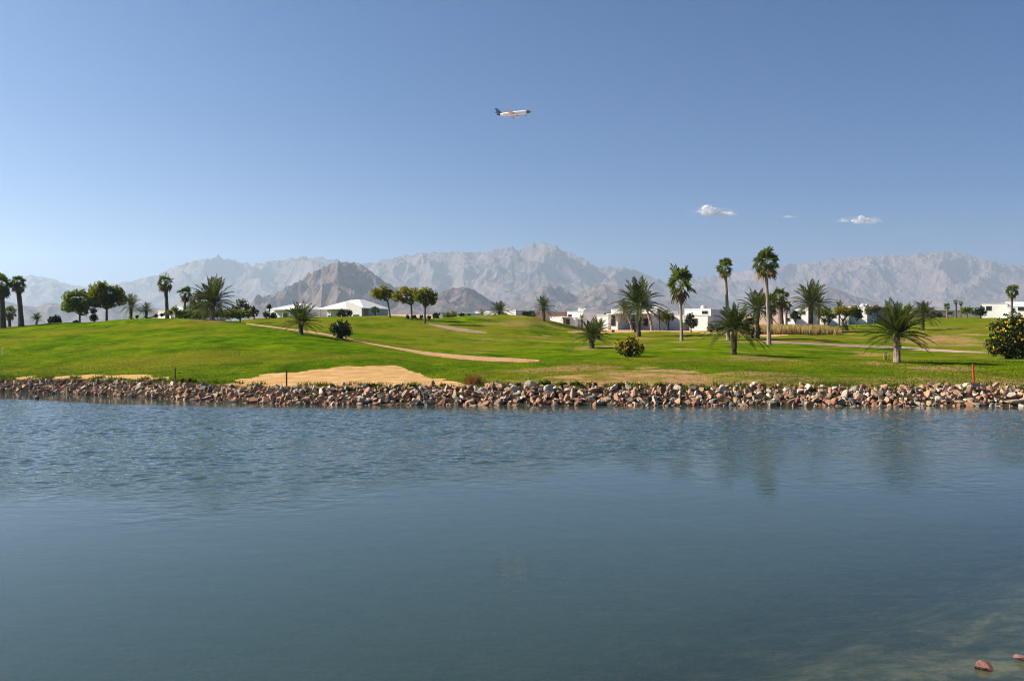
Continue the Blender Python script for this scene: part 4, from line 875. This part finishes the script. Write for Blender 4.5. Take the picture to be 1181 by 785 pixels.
villa('white house with tower corner right of the yellow green tree', 185, [(985, 1003, 356, 0, 8), (993, 999, 352.6, 1, 3)], [(996, 999, 360, 363, 0)])
villa('orange pink house behind the broad low date palm', 190, [(997, 1022, 354.8, 0, 8)], [(1003, 1006, 358, 361, 0)], mat=PINKW)
villa('pale house right behind the broad low date palm', 200, [(1022, 1050, 356.5, 0, 8)], [(1040, 1044, 359, 361, 0)], mat=CREAMW)
villa('pinkish low house between the date palm and far thin palms', 230, [(1048, 1076, 355, 0, 8), (1072, 1090, 358.2, 1, 6)], [(1056, 1060, 358, 361, 0), (1066, 1070, 358, 361, 0)], mat=PINKW)
villa('long low brownish house behind the far pair of thin palms', 240, [(1086, 1132, 358, 0, 8)], [(1095, 1099, 360, 362, 0), (1120, 1124, 360, 362, 0)], mat=CREAMW)
villa('far white flat roofed house at the right edge', 205, [(1134, 1160, 350.3, 0, 9), (1157, 1215, 348.6, 1.5, 9), (1160, 1178, 354, -1, 3)], [(1138.8, 1143.5, 353.2, 357.5, 0), (1171, 1178, 355, 358.2, -1), (1164, 1167, 356, 360, -1)])
villa('low white wall with dark bushes at the left of the middle mound', 143, [(507, 548, 361.3, 0, 5), (507, 512, 360.2, -1, 2)], [], name='garden_wall', cat='wall', turn=-14)
villa('low white house roofs on both sides of the domed palm', 148, [(546, 566, 359.5, 0, 6), (585, 603, 358.6, 0, 6), (564, 588, 361.5, -1, 5)], [(549, 552, 362, 365, 0)])
villa('brown desert boundary wall between the domed palm and villas', 190, [(600, 660, 359.5, 0, .6)], name='boundary_wall', cat='wall', mat=PINKW, caps=False, turn=0)
villa('long low white wall between small date palm and tall fan palm', 128, [(144, 178, 356.3, 0, 4)], name='garden_wall', cat='wall', turn=-14)
villa('white garden house behind the left end of the hedge', 126, [(176, 208, 358.5, 0, 5), (198, 212, 354, 1, 3)], [(188, 191, 360.5, 363, 0)])
# white pavilions with hipped tent roofs
def pavilion(label, Y, L, Rr, rl, rr, eave, top, base, front_wall, openings, depth=9.0, gable=None):
    gx = (L + Rr) / 2; gz = float(ground(gx, Y)); ox = wx(gx, Y); o = thing('pavilion', label, 'pavilion', (ox, Y, gz))
    ze, zt, zb = wz(eave, Y) - gz, wz(top, Y) - gz, -1.5
    x0, x1, r0, r1 = wx(L, Y) - ox, wx(Rr, Y) - ox, wx(rl, Y) - ox, wx(rr, Y) - ox
    b = MB(); V = [(x0, -.5, ze), (x1, -.5, ze), (x1, depth, ze), (x0, depth, ze), (r0, depth * .4, zt), (r1, depth * .4, zt), (r1, depth * .6, zt), (r0, depth * .6, zt)]
    Vb = [(v[0], v[1], v[2] - .12) for v in V]
    Fc = [(0, 1, 5, 4), (1, 2, 6, 5), (2, 3, 7, 6), (3, 0, 4, 7), (4, 5, 6, 7)]
    o.rotation_euler = (0, 0, R(-30)); b.add(V + Vb, Fc + [tuple(i + 8 for i in f[::-1]) for f in Fc] + [(0, 8, 9, 1), (1, 9, 10, 2), (2, 10, 11, 3), (3, 11, 8, 0)]); rf = b.build('roof', FABRIC, o)
    bs = MB()                                              # seam battens running down the roof panels
    for t in (.12, .3, .5, .7, .88):
        a = (x0 + (x1 - x0) * t, -.5, ze + .03); c = (r0 + (r1 - r0) * t, depth * .4, zt + .03); bs.tube([a, c], [.035, .035], 4)
    bs.build('seam', FABRIC, rf)
    bw = MB(); wl, wr = front_wall; bw.box(wx(wl, Y) - ox, wx(wr, Y) - ox, 1.2, depth - .4, zb, ze - .125)
    bw.build('wall', WHITE, o)
    for k in range(5):
        bp = MB(); xx = x0 + .25 + (x1 - x0 - .5) * k / 4; bp.tube([(xx, -.25, zb), (xx, -.25, ze - .13)], [.07, .07], 8); bp.build('post', WHITE, o)
    for (a, c, p0, p1) in openings:
        bo = MB(); bo.box(wx(a, Y) - ox, wx(c, Y) - ox, 1.10, 1.195, wz(p1, Y) - gz, wz(p0, Y) - gz); d = bo.build('opening', FRAME, o)
        bg_ = MB(); bg_.box(wx(a, Y) - ox + .08, wx(c, Y) - ox - .08, 1.06, 1.096, wz(p1, Y) - gz + .08, wz(p0, Y) - gz - .08); bg_.build('pane', GLASS, d)
    if gable:
        a, c, t0, t1 = gable; bgm = MB(); X0, X1 = wx(a, Y) - ox, wx(c, Y) - ox; za, zc = wz(t0, Y) - gz, wz(t1, Y) - gz
        v = [(X0, -.75, zb), (X1, -.75, zb), (X1, -.75, zc), (X0, -.75, za)]; v += [(p_[0], -.56, p_[2]) for p_ in v]
        bgm.add(v, [(0, 1, 2, 3), (7, 6, 5, 4), (0, 4, 5, 1), (1, 5, 6, 2), (2, 6, 7, 3), (3, 7, 4, 0)]); bgm.build('side_wall', WHITE, o)
        bd = MB(); bd.box(wx(415.5, Y) - ox, wx(424, Y) - ox, -.80, -.755, zb, wz(363.2, Y) - gz); bd.build('door', FRAME, o)
    return o
pavilion('white pavilion with a broad hipped roof and white side wall', 137, 361, 429, 391, 404, 355.6, 344.8, 366, (364, 426), [(384, 389, 358, 366), (391, 403, 358, 366), (366, 371, 363, 366)], gable=(404.5, 428, 347.5, 354.6), depth=6.5)
pavilion('white canopy roofed pavilion half hidden by the spiky upright palm', 140, 303, 352, 325, 335, 356.5, 349.5, 366, (297, 349), [(299, 305, 363, 367), (318, 324, 361, 367)], depth=7)

# ------------------------------------------------------------------ stakes, box, bird
WOOD = solid('dark_wood', (0.05, 0.032, 0.022), (0.12, 0.08, 0.055), 9, .9, .01, stretch=(1, 1, .2))
REDP = solid('red_paint', (0.42, 0.035, 0.015), (0.54, 0.06, 0.02), 8, .6)
WHP = solid('white_paint', (0.72, 0.72, 0.70), (0.80, 0.80, 0.78), 8, .6)
def stake(label, px, top, base, wpx, mat, lean=0.0, tip=None, cap=True):
    l0, Y = spot(px, base); u = Y / F; h = (base - top) * u; o = thing('stake', label, 'stake', l0)
    b = MB(); b.tube([(0, 0, -.2), (lean * u * .5, 0, h * .5), (lean * u, 0, h)], [wpx * u * .5, wpx * u * .5, wpx * u * .46], 8); b.build('post', mat, o)
    if cap: c = MB(); c.tube([(lean * u, 0, h + .001), (lean * u, 0, h + .03)], [wpx * u * .5, wpx * u * .25], 8); c.build('cap', tip or mat, o)
stake('short dark wooden stake on the bank top near the left weeds', 202, 425, 438, 1.5, WOOD)
stake('dark wooden stake standing in the sand patch', 330.5, 428, 446, 1.9, WOOD)
stake('red painted stake leaning at the bank top on the right', 1123.5, 421, 444.5, 2.1, REDP, lean=-1.5)
stake('thin white marker stick in the fairway at the left edge', 3.5, 402, 409, 1.0, WHP)
BOXM = solid('dark_box', (0.03, 0.025, 0.02), (0.06, 0.05, 0.04), 5, .7)
for px, lab in ((707, 'small dark litter box on the sand left of the yellow flowering bush'), (733, 'small dark litter box on the sand at the foot of the full date palm')):
    l0, Y = spot(px, 383.5, Y=None); o = thing('litter_box', lab, 'litter box', l0); u = Y / F
    b = MB(); b.box(-1.6 * u, 1.6 * u, -.2, .2, .08, 2.8 * u); b.build('body', BOXM, o)
    b = MB(); b.box(-1.8 * u, 1.8 * u, -.24, .24, 2.8 * u + .003, 3.2 * u); b.build('lid', BOXM, o)
    for sx in (-1, 1):
        b = MB(); b.box(sx * 1.1 * u - .03, sx * 1.1 * u + .03, -.12, .12, -.05, .079); b.build('foot', BOXM, o)
# water bird
FEA = solid('dark_feather', (0.012, 0.012, 0.013), (0.03, 0.028, 0.027), 20, .7)
BILL = solid('bill', (0.45, 0.40, 0.32), (0.55, 0.48, 0.4), 20, .6)
Yb = F * H / (459.5 - HY); b = MB()
b.tube([(-.26, 0, .10), (-.2, 0, .085), (-.08, 0, .08), (.06, 0, .08), (.15, 0, .10), (.19, 0, .17), (.20, 0, .25), (.22, 0, .29), (.27, 0, .30), (.30, 0, .295)], [.012, .05, .10, .11, .085, .045, .036, .05, .045, .015], 12)
o = b.build('water_bird', FEA, smooth=True, loc=(wx(42.5, Yb), Yb, -.01)); o.rotation_euler = (0, 0, 2.3)
tag(o, 'small dark water bird swimming off the stone bank at far left', 'bird')
b = MB(); b.tube([(.295, 0, .295), (.36, 0, .285)], [.018, .006], 6); b.build('bill', BILL, o)

# ------------------------------------------------------------------ airliner
NAVY = solid('navy_paint', (0.008, 0.012, 0.06), (0.012, 0.018, 0.08), 1, .35)
PWHITE = solid('aircraft_white', (0.78, 0.78, 0.78), (0.82, 0.82, 0.82), .3, .35)
PGREY = solid('aircraft_grey', (0.42, 0.41, 0.39), (0.48, 0.47, 0.45), .5, .4)
DARKM = solid('dark_metal', (0.03, 0.03, 0.032), (0.07, 0.07, 0.07), 3, .5)
Yp = 850.0
pl = thing('airliner', 'white airliner with navy tail and nose flying over the mountains', 'airplane', (wx(592.5, Yp), Yp, wz(131.0, Yp)), rz=R(-4))
pl.rotation_euler = (0, R(-3.0), R(-15)); pl.scale = (1.02,) * 3
def fus(a, c):
    st = [(-17.2, .25, .9), (-15.5, .75, .75), (-13.5, 1.15, .5), (-10.5, 1.65, .2), (-7, 1.9, 0), (0, 1.92, 0), (8, 1.92, 0), (12, 1.9, 0), (13.6, 1.72, -.1), (15, 1.4, -.25), (16.1, .95, -.42), (16.8, .5, -.55), (17.1, .1, -.6)]
    xs = np.array([s_[0] for s_ in st]); t = np.unique(np.concatenate([[a, c], xs[(xs > a) & (xs < c)], np.linspace(a, c, 6)]))
    return [(x, 0, float(np.interp(x, xs, [s_[2] for s_ in st]))) for x in t], [float(np.interp(x, xs, [s_[1] for s_ in st])) for x in t]
for nm, a, c, mt in (('fuselage', -13.2, 12.9, PWHITE), ('nose', 12.9, 17.1, NAVY), ('tail_cone', -17.2, -13.2, NAVY)):
    b = MB(); p_, r_ = fus(a, c); b.tube(p_, r_, 20); b.build(nm, mt, pl, smooth=True)
def wing(name, root, tip, cr, ct, th, mat):
    """lofted lifting surface: root / tip leading edge points, chords"""
    b = MB(); prof = [(0, 0), (.1, .5), (.35, .65), (.7, .35), (1, 0), (.7, -.25), (.35, -.4), (.1, -.35)]; V = []
    up = Vector((0, 0, 1)) if abs(tip[1] - root[1]) > .5 else Vector((0, 1, 0))
    for P, ch, k in ((root, cr, 1), (Vector(root).lerp(Vector(tip), .5), (cr + ct) / 2, .8), (tip, ct, .6)):
        for (q, w) in prof: V.append(Vector(P) + Vector((-q * ch, 0, 0)) + up * w * th * k)
    Fc = [(i * 8 + k, i * 8 + (k + 1) % 8, (i + 1) * 8 + (k + 1) % 8, (i + 1) * 8 + k) for i in range(2) for k in range(8)] + [tuple(range(7, -1, -1)), tuple(range(16, 24))]
    b.add([tuple(v) for v in V], Fc); return b.build(name, mat, pl, smooth=False)
for sg in (-1, 1):
    wing('wing', (4.5, sg * 1.2, -1.1), (-3.2, sg * 14.2, .55), 6.8, 1.6, .75, PGREY)
    wing('tailplane', (-12.6, sg * .5, 1.1), (-16.2, sg * 6.2, 1.7), 3.6, 1.3, .35, NAVY)
    b = MB(); ex = 3.4; b.tube([(ex + 1.2, sg * 4.8, -2.35), (ex + .6, sg * 4.8, -2.35), (ex - 1.5, sg * 4.8, -2.3), (ex - 3.0, sg * 4.8, -2.2)], [.82, .98, .95, .5], 16); e_ = b.build('engine', PWHITE, pl, smooth=True)
    b = MB(); b.tube([(ex + 1.22, sg * 4.8, -2.35), (ex + 1.26, sg * 4.8, -2.35)], [.7, .68], 14); b.build('fan', DARKM, e_)
    b = MB(); b.box(ex - 2.6, ex + .4, sg * 4.8 - .12, sg * 4.8 + .12, -1.5, -.75); b.build('pylon', PGREY, e_)
    b = MB(); b.tube([(-1.2, sg * 2.6, -1.2), (-1.2, sg * 2.6, -3.4)], [.14, .12], 8); g_ = b.build('landing_gear', DARKM, pl)
    for q in (-.35, .35):
        b = MB(); b.tube([(-1.2, sg * 2.6 + q - .16, -3.5), (-1.2, sg * 2.6 + q + .16, -3.5)], [.5, .5], 14); b.build('wheel', DARKM, g_)
wing('tail_fin', (-10.8, 0, 1.4), (-16.6, 0, 7.4), 5.6, 2.0, .3, NAVY)
b = MB(); b.tube([(11.4, 0, -1.8), (11.4, 0, -3.3)], [.12, .1], 8); g_ = b.build('landing_gear', DARKM, pl)
b = MB(); b.tube([(11.4, -.3, -3.4), (11.4, .3, -3.4)], [.38, .38], 12); b.build('wheel', DARKM, g_)
for sg in (-1, 1):
    b = MB()
    for k in range(30): x = -10 + k * .74; b.box(x, x + .25, sg * 1.86 - .03, sg * 1.86 + .03, .42, .75)
    b.build('cabin_windows', DARKM, pl)

# ------------------------------------------------------------------ clouds
m, n, l, out = new_mat('cloud')
d = n.new('ShaderNodeBsdfDiffuse'); d.inputs['Color'].default_value = (.98, .96, .94, 1)
t = n.new('ShaderNodeBsdfTranslucent'); t.inputs['Color'].default_value = (.98, .96, .94, 1)
a_ = n.new('ShaderNodeMixShader'); a_.inputs[0].default_value = .5; l.new(d.outputs[0], a_.inputs[1]); l.new(t.outputs[0], a_.inputs[2])
tr = n.new('ShaderNodeBsdfTransparent'); at = n.new('ShaderNodeAttribute'); at.attribute_name = 'tone'
f = noise_node(n, l, .012, 5, .65); v = math_node(n, l, 'MULTIPLY', at.outputs['Fac'], ramp(n, l, f, [(.35, (.25, .25, .25)), (.6, (1, 1, 1))]))
mx = n.new('ShaderNodeMixShader'); l.new(v, mx.inputs[0]); l.new(tr.outputs[0], mx.inputs[1]); l.new(a_.outputs[0], mx.inputs[2]); l.new(mx.outputs[0], out.inputs['Surface'])
CLOUD = m
def cloud(label, blobs, Yc, seed, wisp=1.0):
    import bmesh
    rng = random.Random(seed); c0 = blobs[0]; ox, oz = wx(c0[0], Yc), wz(c0[1], Yc); b = MB()
    bm = bmesh.new(); bmesh.ops.create_icosphere(bm, subdivisions=2, radius=1); V0 = np.array([v_.co[:] for v_ in bm.verts]); F0 = [tuple(v_.index for v_ in f_.verts) for f_ in bm.faces]; bm.free()
    u = Yc / F
    for (px, py, rx, ry, dens) in blobs:
        for k in range(26):
            a = rng.uniform(0, 6.28); q = rng.random() ** .5; X = (px + math.cos(a) * q * rx) * 1.0; Zp = py + ry * (.55 - min(1.2, abs(rng.gauss(0, .6))) * (1 - .75 * q)); r = rng.uniform(.22, .5) * ry * (1.15 - .5 * q)
            V = V0 * (1 + .15 * perlin(V0[:, 0] * 2 + k, V0[:, 1] * 2 + V0[:, 2] * 1.7, k))[:, None] * np.array([1.5, 1.3, 1]) * r * u
            V += np.array([wx(X, Yc) - ox, rng.uniform(-.5, .5) * rx * u, wz(Zp, Yc) - oz])
            b.add(V, F0, 0, (.9 if q < .6 else .45) * dens)
        for k in range(int(18 * wisp)):
            X = px + rng.gauss(0, .75) * rx; Zp = py + ry * rng.uniform(-.2, .8); r = rng.uniform(.3, .6) * ry
            V = V0 * np.array([2.2, 1.2, .7]) * r * u + np.array([wx(X, Yc) - ox, rng.uniform(-.6, .6) * rx * u, wz(Zp, Yc) - oz]); b.add(V, F0, 0, .10 * dens)
    return tag(b.build('cloud', CLOUD, smooth=True, loc=(ox, Yc, oz)), label, 'cloud')
cloud('small puffy white cloud with a trailing tail, brightest in the sky', [(818, 242, 12, 8, 1), (838, 245.5, 10, 4.5, .8)], 21000, 1)
cloud('flat thin white cloud low on the right', [(994, 253, 16, 5.5, .9), (973, 254, 6, 2.5, .3)], 23000, 2, 1.4)
cloud('faint wisp of cloud between the two white clouds', [(909, 249.5, 7, 2.2, .25)], 22000, 3)
